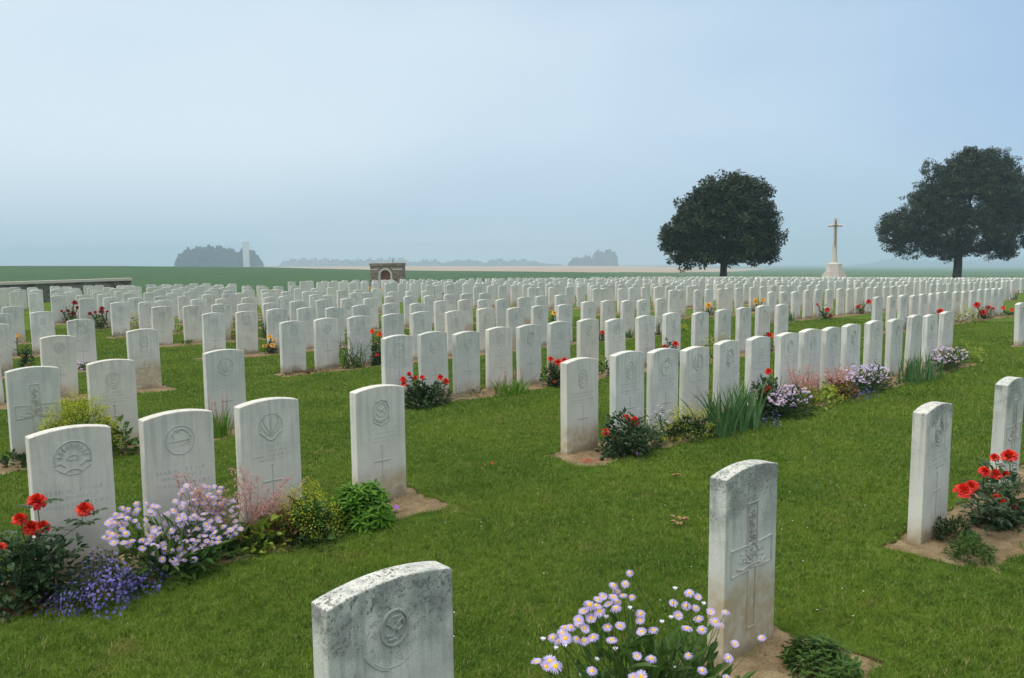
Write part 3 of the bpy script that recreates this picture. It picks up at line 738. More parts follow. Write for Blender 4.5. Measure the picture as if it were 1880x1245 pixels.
def rose_mesh(pm):
    """an open double rose about 7 cm across: rings of cupped petals closing on the heart"""
    mb = MB(); R0 = .036
    for ring, (n, rad, h, lean) in enumerate(((6, 1.02, .40, .9), (7, .90, .72, .75), (6, .72, .92, .5), (5, .52, 1.05, .3), (4, .34, 1.12, .12), (3, .18, 1.12, -.1))):
        for i in range(n):
            a = 2*math.pi*(i + ring*.5 + rng.uniform(-.15, .15))/n; da = math.pi/n*1.18; vs = []
            hh = R0*h*(1+rng.uniform(-.12, .12)); 
            for v in range(4):
                t_ = v/3; rr = R0*rad*(.25 + .75*t_**.7) + (R0*.25*lean*t_**3)
                for u_ in range(4):
                    b = a + da*(u_/1.5-1)*(.5+.5*math.sin(math.pi*min(1, t_*.8+.2)))
                    zz = hh*(t_**1.2) - (R0*.62*lean*t_**4) - .16*R0*abs(u_/1.5-1)**2*t_ + rng.uniform(-.09, .09)*R0*t_
                    vs.append((rr*math.cos(b), rr*math.sin(b), zz))
            fs = [(v*4+u_, v*4+u_+1, v*4+u_+5, v*4+u_+4) for v in range(3) for u_ in range(3)]
            mb.add(vs, fs, 0)
    for i in range(5):
        a = i*1.2566; leaf(mb, (0, 0, .001), (math.cos(a), math.sin(a), -.3), .028, .009, 1)
    return mb.mesh('rose', [pm, M['rose_leaf']], True)
ROSE = {c: [rose_mesh(M[c]), rose_mesh(M[c])] for c in ('red', 'crimson', 'yellow', 'orange')}

CAM = np.array([0, 0, CAMH])
def wob_path(a, b, k=4, amp=.02):
    a = np.asarray(a, float); b = np.asarray(b, float); L = np.linalg.norm(b-a)
    mid = [(a*(1-t_) + b*t_) + rng.normal(0, amp*L, 3)*math.sin(math.pi*t_) for t_ in np.linspace(0, 1, k)]
    mid[0], mid[-1] = a, b
    return mid
def blob(mb, c, w, d, h, n, L, W, m=0, low=.0, shell=.45, droop=.2, upb=.5, spread=1.):
    """n leaves through a cushion w x d x h standing on c, thicker towards its outside"""
    for _ in range(n):
        q = rdir(-.05, 1); r = (shell + (1-shell)*rng.random()**.5)
        lump = 1 + .16*math.sin(q[0]*5+c[0]*9) + .14*math.sin(q[1]*6+c[1]*7+q[2]*4)
        off = (U*(q[0]*w/2) - N*(q[1]*d/2) + np.array([0, 0, max(low, q[2])*h])) * r * lump; p = c + off; q = U*q[0] - N*q[1] + np.array([0, 0, q[2]])
        o = unit(q*spread + rng.normal(0, .45, 3) + np.array([0, 0, upb*.4]))
        sc = rng.uniform(.65, 1.25); leaf(mb, p, o, L*sc, W*sc, m, unit(rng.normal(0, .35, 3) + np.array([0, 0, 1])), .2, droop)
def lod(L, Z): return max(L, 1.15*Z/817)
def count(px_area, lo, hi): return int(max(lo, min(hi, px_area)))

class Plant:
    def __init__(s, name, cat, label, bx, by, wpx, hpx, group=None, base=None):
        s.P = pix(bx, by) if base is None else base
        if base is None:
            S_, D_ = sd(s.P[0], s.P[1])
            for k_ in range(13):
                o_ = D_ - ROWD[k_]
                if (k_ == 1 and -.14 < o_ < .55) or (k_ > 1 and -1.3 < o_ < 1.0 and not -.48 < o_ < -.14):
                    D2 = ROWD[k_] - .22; s.P = at(s_of(bx, D2), D2); hpx = hpx + proj(s.P)[1] - by; break
        s.Z = proj(s.P)[2]; k = s.Z/FPX
        s.w0 = wpx*k; s.h = hpx*k; s.d = min(s.w0, .40); s.area = wpx*hpx
        ph = math.atan((bx-940)/FPX); fs, fn = math.sin(RHO-ph)/math.cos(ph), abs(math.cos(RHO-ph))/math.cos(ph)
        if 1100 < bx < 1820 and .5 < proj(s.P)[2] < 13: s.w0 *= 1.3; s.h *= 1.12
        s.w = math.sqrt(max(s.w0**2 - (s.d*fn)**2, (.45*s.w0)**2))/max(.25, fs)
        if name in ('cushion_plant', 'feathery_plant'): s.w = s.d = s.w0
        s.e = empty(name, tuple(s.P), label, cat, group)
        s.D = sd(s.P[0], s.P[1])[1]
    def o(s, a, b, c=0.): return U*a - N*b + np.array([0, 0, c])
    def part(s, mb, name, mats, smooth=False):
        o = mb.build(name, mats, None, smooth)
        if o is None: return None
        n = len(o.data.vertices); co = np.empty(n*3, np.float32); o.data.vertices.foreach_get('co', co)
        co = co.reshape(-1, 3) - np.asarray(s.P, np.float32); o.data.vertices.foreach_set('co', co.ravel()); o.data.update()
        o.parent = s.e; return o
    def place(s, name, me, p, scale, tilt, spin=None):
        o = link(name, me, s.e); o.location = np.asarray(p) - s.P; q = Vector(tilt).to_track_quat('Z', 'Y')
        q = q @ Euler((0, 0, rng.uniform(0, 6.28) if spin is None else spin)).to_quaternion()
        o.rotation_euler = q.to_euler(); o.scale = (scale,)*3; return o

def rose_bush(label, bx, by, wpx, hpx, roses, colour='red', leafcol='rose_leaf', off=0., n_leaf=None):
    p = Plant('rose_bush', 'rose bush', label, bx, by, wpx, hpx, 'rose bushes in the flower beds')
    st = MB(); lf = MB(); Z = p.Z; L = lod(.042, Z); top = []
    for (x, y, r) in roses:
        D = p.D + rng.uniform(-.08, .10) + off; q = onplane(x, y + r*.4, D); top.append((q, r*Z/FPX/.036*.76))
    base = p.P
    nl = n_leaf or count(p.area*.16, 26, 900)
    for q, sc in top:
        b0 = base + np.array([rng.uniform(-.05, .05), rng.uniform(-.04, .04), 0]); path = wob_path(b0, q, 6, .05); tube(st, path, lod(.004, Z)*.8, max(.0022, .5*Z/817), 4)
        for j in range(1, 6):
            for _ in range(3 if Z < 12 else 1):
                pt = path[j]*(rng.uniform(.6, 1)) ; pt = path[j-1] + (path[j]-path[j-1])*rng.random()
                if j == 5 and rng.random() < .5: continue
                dr = unit(rdir(-.3, .6)); ax = pt + dr*.05
                if Z < 9:
                    tube(st, [pt, ax, ax + dr*.035], .0016, .001, 3)
                    for kk, sgn in ((0, 1), (0, -1), (1, 1), (1, -1), (2, 0)):
                        sd_ = unit(np.cross(dr, [0, 0, 1])); ld = unit(dr*(1 if sgn == 0 else .45) + sd_*sgn); leaf(lf, ax + dr*(.018*kk), ld, L*rng.uniform(.75, 1.1), L*.62, 0, None, .15, .2)
                else: leaf(lf, pt, dr, L*1.3, L*.9, 0)
    c = base + np.array([0, 0, p.h*.06])
    blob(lf, c, p.w*.9, min(p.d, p.w)*.9, p.h*.66, nl, L, L*.66, 0, .0, .25, .25)
    for _ in range(5 if Z < 12 else 2):
        e = base + p.o(rng.uniform(-.45, .45)*p.w, rng.uniform(-.12, .12), p.h*rng.uniform(.45, .75)); tube(st, wob_path(base, e, 5, .06), lod(.0035, Z)*.8, .002, 4)
    p.part(st, 'stem', [M['rose_stem']]); p.part(lf, 'foliage', [M[leafcol]])
    for q, sc in top:
        tocam = unit(CAM - q); p.place('rose', ROSE[colour][int(rng.integers(0, 2))], q - np.array([0, 0, .012*sc]), sc*.98, unit(np.array([0, 0, 1.]) + tocam*rng.uniform(.5, 1.0) + rng.normal(0, .2, 3)))
    return p
def aster(label, bx, by, wpx, hpx, flowers=None, nfl=40, colour='mauve', leafcol='mid_leaf', fr=None, drange=(-.06, .14), base=None, stems=True, buds=(), cat='aster clump', name='aster_clump', fol=.7, fscale=1.):
    p = Plant(name, cat, label, bx, by, wpx, hpx, 'lilac aster clumps in the flower beds' if name == 'aster_clump' else None, base)
    Z = p.Z; st = MB(); lf = MB(); k = Z/FPX
    if flowers is None:
        flowers = []
        tries = 0
        while len(flowers) < nfl and tries < 9000:
            tries += 1; a = rng.uniform(0, 2*math.pi); r = math.sqrt(rng.random())
            x = bx + wpx*.5*r*math.cos(a); y = by - hpx*.68 + hpx*.34*r*math.sin(a)
            flowers.append((x, y))
    ys = [f[1] for f in flowers]; y0, y1 = min(ys), max(ys)+1e-3; rest = MB()
    L = lod(.055, Z); items = []
    for f in flowers:
        x, y = f[0], f[1]; cc = f[2] if len(f) > 2 else colour
        t_ = (y1 - y)/(y1-y0); D = p.D + drange[0] + (drange[1]-drange[0])*t_ + rng.uniform(-.03, .03); q = onplane(x, y, D); items.append((q, cc))
    fs = (lod(.0205, Z*1.3)/.0205)
    order = sorted(range(len(items)), key=lambda i: -flowers[i][1])
    for n_, i in enumerate(order):
        q, cc = items[i]; sc = fs*rng.uniform(.78, 1.08)*fscale
        if stems and Z < 14:
            b0 = p.P + p.o(rng.uniform(-.3, .3)*p.w*.5, rng.uniform(-.08, .08)); path = wob_path(b0, q - np.array([0, 0, .002]), 5, .05); tube(st, path, .0022, .0012, 3)
            for _ in range(2): 
                pt = path[1] + (path[3]-path[1])*rng.random(); leaf(lf, pt, rdir(-.2, .7), L*.8, L*.2, 0, None, .1, .3)
        tilt = unit(np.array([0, 0, 1.]) + unit(CAM-q)*rng.uniform(.25, .95) + rng.normal(0, .25, 3))
        if n_ < 100 and Z < 13: p.place('flower', DAISY[cc][int(rng.integers(0, len(DAISY[cc])))], q, sc, tilt)
        else:
            x_, y_, z_ = frame(tilt); dm = DAISY[cc][int(rng.integers(0, len(DAISY[cc])))]; b_ = len(rest.v)
            if Z < 9:
                for v_ in dm.vertices: rest.v.append(tuple(q + sc*(x_*v_.co.x + y_*v_.co.y + z_*v_.co.z)))
                for f_ in dm.polygons: rest.f.append(tuple(b_ + i_ for i_ in f_.vertices)); rest.m.append(f_.material_index)
            else:
                for j in range(7):
                    a = j*.897; dd = x_*math.cos(a) + y_*math.sin(a); leaf(rest, q, dd, .0205*sc, .013*sc, 0, z_, .1, .1)
    for (x, y) in buds:
        q = onplane(x, y, p.D + rng.uniform(-.05, .1)); tube(st, wob_path(p.P, q, 5, .06), .002, .001, 3); p.place('bud', BUD, q, 1.1, (0, 0, 1))
    nl = count(p.area*.07, 16, 700) if fr is None else fr
    blob(lf, p.P, p.w*.85, min(p.d, p.w)*.85, p.h*fol, nl, L*1.25, L*.34, 0, 0, .2, .3)
    p.part(st, 'stem', [M['stem']]); p.part(lf, 'foliage', [M[leafcol]])
    o = p.part(rest, 'blossoms', [M[colour], M['disc']])
    if o and Z < 13: o['kind'] = 'stuff'
    return p
def lobelia(label, bx, by, wpx, hpx):
    p = Plant('lobelia_mound', 'lobelia', label, bx, by, wpx, hpx, 'blue lobelia mounds'); Z = p.Z; lf = MB(); fl = MB(); L = lod(.018, Z)
    blob(lf, p.P, p.w*.92, p.d*.85, p.h*.8, count(p.area*.18, 60, 2200), L, L*.4, 0, 0, .3, .2)
    for _ in range(count(p.area*.058, 40, 1000)):
        q = rdir(0, 1); lump = 1 + .2*math.sin(q[0]*6+bx) + .16*math.sin(q[1]*7+q[0]*5+by); c = p.P + p.o(q[0]*p.w/2, q[1]*p.d/2*.95, q[2]*p.h*.80)*rng.uniform(.62, 1.04)*lump; L2 = lod(.0085, Z*.8)
        up = unit(q + rng.normal(0, .3, 3)); x_, y_, _z = frame(up)
        for j in range(5):
            a = j*1.2566 + rng.uniform(-.2, .2); leaf(fl, c, x_*math.cos(a) + y_*math.sin(a), L2, L2*.75, 0, up, .1, .1)
    p.part(lf, 'foliage', [M['dark_leaf']]); p.part(fl, 'blossoms', [M['lobelia']]); return p
def froth(label, bx, by, wpx, hpx, fm='froth', lm='mid_leaf', name='lady_mantle', cat='frothy plant', dens=1., airy=.0):
    p = Plant(name, cat, label, bx, by, wpx, hpx, 'yellow-green frothy plants'); Z = p.Z; lf = MB(); fl = MB(); st = MB(); L = lod(.05, Z)
    blob(lf, p.P, p.w*.9, p.d*.9, p.h*.6, count(p.area*.045, 14, 420), L, L*.85, 0, 0, .3, .2)
    L2 = lod(.0075, Z)
    for _ in range(count(p.area*.034*dens, 12, 420)):
        q = rdir(.15, 1); tip = p.P + p.o(q[0]*p.w/2, q[1]*p.d/2, q[2]*p.h)*rng.uniform(.75, 1.04)
        if Z < 12: tube(st, wob_path(p.P + (tip-p.P)*.3, tip, 4, .05), .0014, .0008, 3)
        for _ in range(16 if Z < 12 else 5):
            c = tip + rng.normal(0, 1, 3)*np.array([.022, .022, .016])*(1 + airy); leaf(fl, c, rdir(-.4, 1), L2*rng.uniform(.7, 1.3), L2*.9, 0, rdir(0, 1), .1, .1)
    p.part(lf, 'foliage', [M[lm]]); p.part(st, 'stem', [M['stem']]); p.part(fl, 'blossoms', [M[fm]]); return p
def coral(label, bx, by, wpx, hpx, tips=None, lm='mid_leaf'):
    """airy pink flower sprays over a low leaf mound"""
    p = Plant('coral_flower', 'pink spray plant', label, bx, by, wpx, hpx, 'airy pink spray plants'); Z = p.Z; lf = MB(); fl = MB(); st = MB(); L = lod(.06, Z)
    blob(lf, p.P, p.w*.7, min(.3, p.d), min(.14, p.h*.35), count(p.area*.02, 14, 240), L, L*.9, 0, 0, .3, .25)
    if tips is None: tips = [(bx + rng.uniform(-.45, .45)*wpx, by - hpx*rng.uniform(.55, 1.0)) for _ in range(count(wpx*.45, 10, 40))]
    for x, y in tips:
        q = onplane(x, y, p.D + rng.uniform(-.1, .1)); b0 = p.P + p.o(rng.uniform(-.3, .3)*p.w*.6, rng.uniform(-.06, .06), .02); path = wob_path(b0, q, 6, .04)
        tube(st, path, lod(.0016, Z*.6), .0009, 3)
        for j in range(34 if Z < 8 else 13):
            t_ = rng.uniform(.42, 1); i_ = min(4, int(t_*5)); c = path[i_] + (path[i_+1]-path[i_])*(t_*5-i_); dr = rdir(-.1, .9); e = c + dr*rng.uniform(.012, .06)*(1.25-t_)*1.6
            if Z < 8: tube(st, [c, e], .0008, .0006, 3)
            L2 = lod(.0075, Z)
            for _ in range(4): leaf(fl, e + rng.normal(0, .005, 3), rdir(-.5, 1), L2*rng.uniform(.8, 1.5), L2*.7, 0, rdir(0, 1), .1, .1)
    p.part(lf, 'foliage', [M[lm]]); p.part(st, 'stem', [M['pink_stem']]); p.part(fl, 'flower_spray', [M['pink_spray']]); return p
def blades(label, bx, by, wpx, hpx, n=60, m='iris_leaf', w=.022, spikes=0, spike_m='pink_spray', name='iris_clump', cat='iris clump', fan=.55, group='sword-leaved clumps'):
    p = Plant(name, cat, label, bx, by, wpx, hpx, group); Z = p.Z; lf = MB(); fl = MB(); st = MB(); W = lod(w, Z*.75)
    for _ in range(n):
        b0 = p.P + p.o(rng.uniform(-.5, .5)*p.w*.62, rng.uniform(-.5, .5)*min(p.d, p.w)*.6, -.01); h = p.h*rng.uniform(.6, 1.08); dr = rdir(.2, 1); out = U*float((b0-p.P) @ U)/max(p.w, .05)*1.6 + dr*np.array([1, 1, 0])*.5
        s_ = unit(np.array([rng.normal(0, 1), rng.normal(0, 1)*.5, 0])); pts = []
        for j in range(5):
            t_ = j/4; pts.append(b0 + np.array([0, 0, h*(t_ - .12*fan*t_**3)]) + out*h*fan*t_**1.8)
        vs = []
        for j, q in enumerate(pts): ww = W*(1, .95, .8, .5, .06)[j]*.5; vs += [q - s_*ww, q + s_*ww]
        lf.add(vs, [(2*j, 2*j+1, 2*j+3, 2*j+2) for j in range(4)], 0)
    for _ in range(spikes):
        fl = MB(); b0 = p.P + p.o(rng.uniform(-.4, .4)*p.w, rng.uniform(-.05, .05)); e = b0 + np.array([rng.uniform(-.04, .04), 0, p.h*rng.uniform(1.0, 1.35)]); tube(st, [b0, e], lod(.002, Z*.6), .0012, 3)
        for _ in range(14): c = b0 + (e-b0)*rng.uniform(.74, 1); leaf(fl, c, rdir(-.2, 1), lod(.012, Z), lod(.007, Z), 0)
        p.part(fl, 'flower_spike', [M[spike_m]])
    p.part(lf, 'foliage', [M[m]]); p.part(st, 'stem', [M['pink_stem']]); return p
def shrub(label, bx, by, wpx, hpx, m='bright_leaf', L=.085, W=.017, name='leafy_shrub', cat='leafy plant', n=None, whorl=True, group=None, up=.5, mix=None):
    p = Plant(name, cat, label, bx, by, wpx, hpx, group); Z = p.Z; lf = MB(); st = MB(); L_ = lod(L, Z); W_ = lod(W, Z*.7)
    nn = n or count(p.area*.03, 12, 170)
    if whorl:
        for _ in range(nn):
            q = rdir(.05, 1); tip = p.P + p.o(q[0]*p.w/2, q[1]*p.d/2, q[2]*p.h*.92)*rng.uniform(.7, 1.0)
            if Z < 12: tube(st, wob_path(p.P + np.array([q[0]*.05, q[1]*.05, 0]), tip, 4, .04), .003, .002, 4)
            ax = unit(q*.7 + np.array([0, 0, .8])); x_, y_, _ = frame(ax)
            for j in range(10 if Z < 12 else 5):
                a = j*2.4; leaf(lf, tip - ax*.012*(j//2)*.9, unit(x_*math.cos(a) + y_*math.sin(a) + ax*rng.uniform(.2, .7)), L_*rng.uniform(.6, 1.0), W_, 0, ax, .2, .25)
    else: blob(lf, p.P, p.w, p.d, p.h, n or count(p.area*.12, 18, 900), L_, W_, 0, 0, .35, .2, up)
    p.part(st, 'stem', [M['stem']]); p.part(lf, 'foliage', [M[m]]); return p
def tall_lilac(label, bx, by, wpx, hpx, colour='whitish', nfl=30, lm='mid_leaf'):
    """loose upright stems, small pale flowers high up"""
    p = Plant('michaelmas_daisy', 'tall daisy', label, bx, by, wpx, hpx, 'loose tall pale flowering plants'); Z = p.Z; lf = MB(); st = MB(); fl = MB(); L = lod(.06, Z)
    for _ in range(nfl):
        b0 = p.P + p.o(rng.uniform(-.3, .3)*p.w, rng.uniform(-.08, .08)); e = p.P + p.o(rng.uniform(-.52, .52)*p.w, rng.uniform(-.12, .12), p.h*rng.uniform(.45, 1.0)); path = wob_path(b0, e, 5, .04)
        tube(st, path, lod(.002, Z*.5), .0012, 3)
        for j in range(4): leaf(lf, path[j] + (path[j+1]-path[j])*rng.random(), rdir(-.1, .9), L*rng.uniform(.6, 1.1), L*.25, 0)
        for _ in range(2):
            c = e + rng.normal(0, .02, 3); L2 = lod(.014, Z)
            for j in range(5): a = j*1.2566; leaf(fl, c, np.array([math.cos(a), math.sin(a), .3]), L2, L2*.6, 0)
    p.part(st, 'stem', [M['stem']]); p.part(lf, 'foliage', [M[lm]]); p.part(fl, 'blossoms', [M[colour]]); return p
def single_flower(label, x, y, hpx, colour='violet'):
    p = Plant('geranium_flower', 'flower', label, x, y + hpx, 14, hpx, 'single small violet flowers'); st = MB(); lf = MB(); top = p.P + np.array([0, 0, p.h]); tube(st, wob_path(p.P, top, 4, .04), .002, .0014, 4)
    for _ in range(7): leaf(lf, p.P + np.array([0, 0, .01]), rdir(.1, .6), .04, .03, 0)
    fl = MB(); petal_ring(fl, 5, .002, lod(.017, p.Z*1.4), .018, 0, .002, 0)
    p.part(st, 'stem', [M['stem']]); p.part(lf, 'foliage', [M['mid_leaf']]); me = fl.mesh('flower', [M[colour]]); p.place('flower', me, top, 1., unit(unit(CAM-top) + np.array([0, 0, .5]))); return p

# ------------------------------------------------------------------ the planting, front row first
dz = [(770,125),(655,217),(735,205),(675,258),(720,285),(782,298),(575,295),(540,320),(680,333),(615,352),(670,378),(480,355),(530,360),(437,403),(550,400),(650,300),(490,450),(400,465),(845,420),(843,468),(608,512),(700,508),(300,520),(345,515),(400,500),(440,525),(215,590),(305,598),(265,615),(285,560),(388,600),(440,612),(503,590),(640,608),(852,550),(937,537),(1082,343),(1195,270),(1258,300),(1175,362),(1243,378),(1115,433),(1262,455),(1180,525),(1287,535),(1350,405),(1458,405),(1383,478),(1418,512),(1525,637),(1718,593),(1478,738),(98,765),(195,762),(235,797),(165,800),(922,740),(497,830),(850,872),(790,876),(1190,718),(1290,828),(1465,876),(820,725)]
bd = [(1095,250),(1300,358),(1065,458),(235,680),(300,665),(145,615),(535,760),(665,685),(1100,820),(770,390),(600,455),(1000,490),(420,870)]
z2p = lambda L: [(960 + x/3.917, 1020 + y/3.917) for x, y in L]
p = aster('clump of lilac daisies with yellow centres in front of the speckled broad-cross headstone', 1180, 1330, 330, 360, z2p(dz), fr=2200, leafcol='mid_leaf', drange=(-.16, .12), base=at(1.80, 1.40), buds=z2p(bd), fol=.74, fscale=.86)
shrub('dark feathery fern-like plant at the foot of the speckled broad-cross headstone', 1503, 1236, 112, 70, 'mid_leaf', .04, .011, 'feathery_plant', 'low plant', 120)
shrub('dark grey-green cushion beside the grey-topped headstone on bare soil', 1750, 996, 64, 42, 'dark_leaf', .024, .008, 'cushion_plant', 'cushion plant', 1100, False, 'two small cushions on the bare soil bed', .3)
shrub('light green cushion on the bare soil, nearer than its dark neighbour', 1781, 1033, 64, 44, 'mid_leaf', .022, .008, 'cushion_plant', 'cushion plant', 1200, False, 'two small cushions on the bare soil bed', .3)
rose_bush('orange-red rose bush on the bare soil bed in the front row', 1835, 968, 105, 140, [(1853,826,17),(1826,833,10),(1808,858,11),(1827,862,14),(1845,864,11),(1768,890,16),(1784,884,13),(1831,910,19),(1873,917,17)], n_leaf=330)
shrub('small green plant with pale lilac tips behind the orange-red rose bush', 1868, 900, 60, 28, 'grey_leaf', .03, .009, 'low_plant', 'low plant', 120, False)
# second row, near block
rose_bush('large dark-leaved red rose bush before the rayed half-sun headstone', 55, 1112, 215, 190, [(67,908,19),(155,923,18),(36,943,15),(58,958,17),(78,957,15),(-2,997,14)], n_leaf=760)
shrub('dark red low foliage under the large red rose bush', 38, 1120, 120, 46, 'red_leaf', .05, .04, 'low_plant', 'low plant', 110, False)
lobelia('mound of blue lobelia between the red rose bush and the lilac asters', 190, 1108, 205, 100)
fl = []
while len(fl) < 165:
    x, y = rng.uniform(182, 446), rng.uniform(890, 1038)
    ok = ((x-318)/128)**2 + ((y-965)/48)**2 < 1 or ((x-372)/42)**2 + ((y-908)/24)**2 < 1 or ((x-325)/55)**2 + ((y-1005)/30)**2 < 1 or ((x-212)/32)**2 + ((y-988)/12)**2 < 1 or ((x-418)/22)**2 + ((y-940)/30)**2 < 1
    if ok and min([9e9] + [((x-a[0])**2 + ((y-a[1])*1.4)**2) for a in fl]) > 62: fl.append((x, y, 'pinkish') if x > 405 and y < 935 else (x, y))
aster('broad clump of lilac asters before the ring-badge headstone', 325, 1062, 250, 165, fl, leafcol='mid_leaf', fr=430, drange=(-.12, .22), fol=.55, fscale=1.08)
coral('tall pink spray plant before the three-feather headstone', 440, 1010, 235, 175, [(322,870),(338,872),(352,878),(345,892),(360,900),(372,908),(425,862),(440,850),(452,862),(462,880),(470,872),(438,878),(495,900),(510,905),(520,890),(532,880),(540,868),(525,905),(505,915),(545,900),(490,920),(480,935),(515,925),(550,915),(400,905),(410,890),(420,900),(560,880)])
shrub('yellow-green leaves flushed red beside the lilac asters', 478, 1010, 100, 58, 'lime_leaf', .05, .04, 'low_plant', 'low plant', 170, False)
shrub('reddish leaves among the pink sprays beside the frothy green plant', 512, 1003, 70, 62, 'red_leaf', .035, .024, 'low_plant', 'low plant', 150, False)
froth('loose yellow-green frothy plant beside the bright green leafy shrub', 565, 990, 130, 105, 'froth', 'mid_leaf', dens=.34)
shrub('bright green leafy shrub with lance leaves beside the crowned-badge headstone', 662, 965, 128, 88)
shrub('dark low foliage along the bed edge below the frothy plant', 575, 998, 130, 30, 'dark_leaf', .035, .02, 'low_plant', 'low plant', 300, False)
single_flower('single violet flower at the soil corner by the bright green shrub', 728, 931, 14)
# second row, second block
rose_bush('red rose bush before the first two headstones of the long bedded row', 1155, 836, 95, 88, [(1150,761,8),(1165,766,11),(1112,788,8)])
single_flower('single violet flower on the grass edge under the red rose bush', 1168, 833, 9)
tall_lilac('pale lilac straggling plant beside the red rose bush', 1203, 812, 48, 58, 'whitish', 16)
froth('olive and yellow-green bushy plant between the red rose and the sword leaves', 1262, 808, 96, 58, 'froth', 'dark_leaf', dens=.45)
blades('large clump of green sword leaves in the long bedded row', 1345, 796, 112, 88, 130, fan=.75)
single_flower('single violet flower at the foot of the large sword-leaf clump', 1306, 786, 8)
rose_bush('tall rose with stacked red blooms beside the sword leaves', 1405, 770, 55, 95, [(1411,677,8),(1394,712,9),(1409,709,9),(1404,735,10)])
lobelia('small patch of blue lobelia at the lawn edge below the tall rose', 1408, 782, 50, 26)
aster('lilac asters beside the tall rose in the long bedded row', 1450, 766, 82, 58, nfl=119, leafcol='dark_leaf')
coral('pink spray plant behind the lilac asters and pale stones', 1478, 742, 70, 78, lm='lime_leaf')
coral('smaller pink spray plant among touching headstones', 1543, 722, 70, 52, lm='lime_leaf')
froth('low lime plant between the two pink spray plants', 1505, 746, 68, 40, 'froth', 'lime_leaf', dens=.4)
shrub('low mound of reddish leaves between lime plant and asters', 1548, 736, 52, 38, 'red_leaf', .05, .04, 'low_plant', 'low plant', 120, False)
aster('rounded lilac aster clump above blue lobelia in the long bedded row', 1592, 722, 88, 52, nfl=136, leafcol='dark_leaf')
lobelia('blue lobelia tucked beneath the rounded aster clump', 1582, 734, 42, 32)
shrub('low green plant between the rounded asters and the far sword leaves', 1645, 710, 42, 22, 'mid_leaf', .05, .025, 'low_plant', 'low plant', 60, False)
blades('second clump of green sword leaves near the end of the long bedded row', 1690, 702, 82, 52, 70)
aster('lilac asters mixed with dark rose stems at the end of the long bedded row', 1742, 682, 72, 45, nfl=102, leafcol='dark_leaf')
froth('yellow-green dome plant closing the long bedded row', 1785, 668, 58, 35, 'froth', 'lime_leaf', dens=.25)
# third row
froth('bright yellow-green frothy plant between two headstones of the third row', 130, 800, 175, 78, 'froth', 'lime_leaf', dens=2.4)
shrub('rounded green leaves with pink tips below the yellow-green froth', 226, 836, 66, 58, 'mid_leaf', .055, .045, 'geranium_plant', 'leafy plant', 130, False)
shrub('dark low plant at the foot of the broad-cross headstone in the third row', 30, 862, 80, 26, 'dark_leaf', .05, .04, 'low_plant', 'low plant', 90, False)
blades('grassy plant with thin pink spikes before the three-feather stone of the third row', 404, 806, 52, 62, 70, 'bright_leaf', .012, 9, name='knotweed', cat='spiked plant', fan=.4)
rose_bush('bushy red rose before the first headstones past the gap in the third row', 780, 748, 100, 62, [(740,692,7),(741,701,6),(751,683,5),(762,690,5),(775,689,6),(808,688,7),(818,695,8),(778,727,4)])
shrub('low bright green leaves in front of the bushy red rose', 768, 752, 60, 28, 'mid_leaf', .04, .03, 'low_plant', 'low plant', 80, False)
shrub('silvery grey low mound beside the bushy red rose', 838, 740, 62, 24, 'grey_leaf', .03, .012, 'low_plant', 'low plant', 150, False)
shrub('moss-green low mound on the soil beside the pink-spiked sedge', 875, 724, 40, 11, 'dark_leaf', .025, .015, 'low_plant', 'low plant', 60, False)
blades('arching green sedge with pink spikes in the third row', 938, 726, 80, 36, 110, 'bright_leaf', .014, 8, name='knotweed', cat='spiked plant', fan=.9)
rose_bush('dense red rose bush beside the first stone of the long bedded row', 1020, 712, 50, 58, [(1011,655,6),(1024,660,8),(1036,657,8),(1015,676,6),(1018,698,4),(1041,662,7)])
shrub('round green bush behind the first stone of the long bedded row', 1108, 696, 32, 32, 'dark_leaf', .05, .03, 'leafy_shrub', 'leafy plant', 80, False)
rose_bush('red rose peeping over the third stone of the long bedded row', 1232, 657, 42, 35, [(1220,633,7),(1240,627,7),(1227,641,4)])
blades('small tuft of sword leaves between third-row headstones', 1157, 634, 20, 32, 26)
froth('pale yellow froth behind the fifth stone of the long bedded row', 1322, 642, 72, 32, 'pale_froth', 'mid_leaf', dens=.8)
rose_bush('single-stemmed scarlet rose rising between stones of the long bedded row', 1411, 662, 28, 56, [(1412,611,9)])
rose_bush('red rose above the last stones of the long bedded row', 1725, 592, 20, 30, [(1726,567,7)])
rose_bush('small red rose head between two last stones of the long bedded row', 1672, 600, 14, 26, [(1675,578,4)])
froth('lime froth before the third block of the third row', 1773, 593, 52, 32, 'pale_froth', 'mid_leaf', dens=1.2)
rose_bush('red rose bush with four heads beside the lime froth', 1808, 587, 38, 36, [(1794,555,7),(1815,561,6),(1805,569,7),(1823,564,4)])
rose_bush('low orange-red rose at the end of the third block', 1858, 580, 34, 16, [(1842,562,5),(1858,566,5),(1869,571,4)], 'orange')
shrub('low green plant under the four-headed red rose', 1840, 584, 58, 13, 'mid_leaf', .05, .02, 'low_plant', 'low plant', 60, False)
tall_lilac('tall dark green plant with orange tips in the grass path', 1862, 556, 26, 26, 'orange', 8)
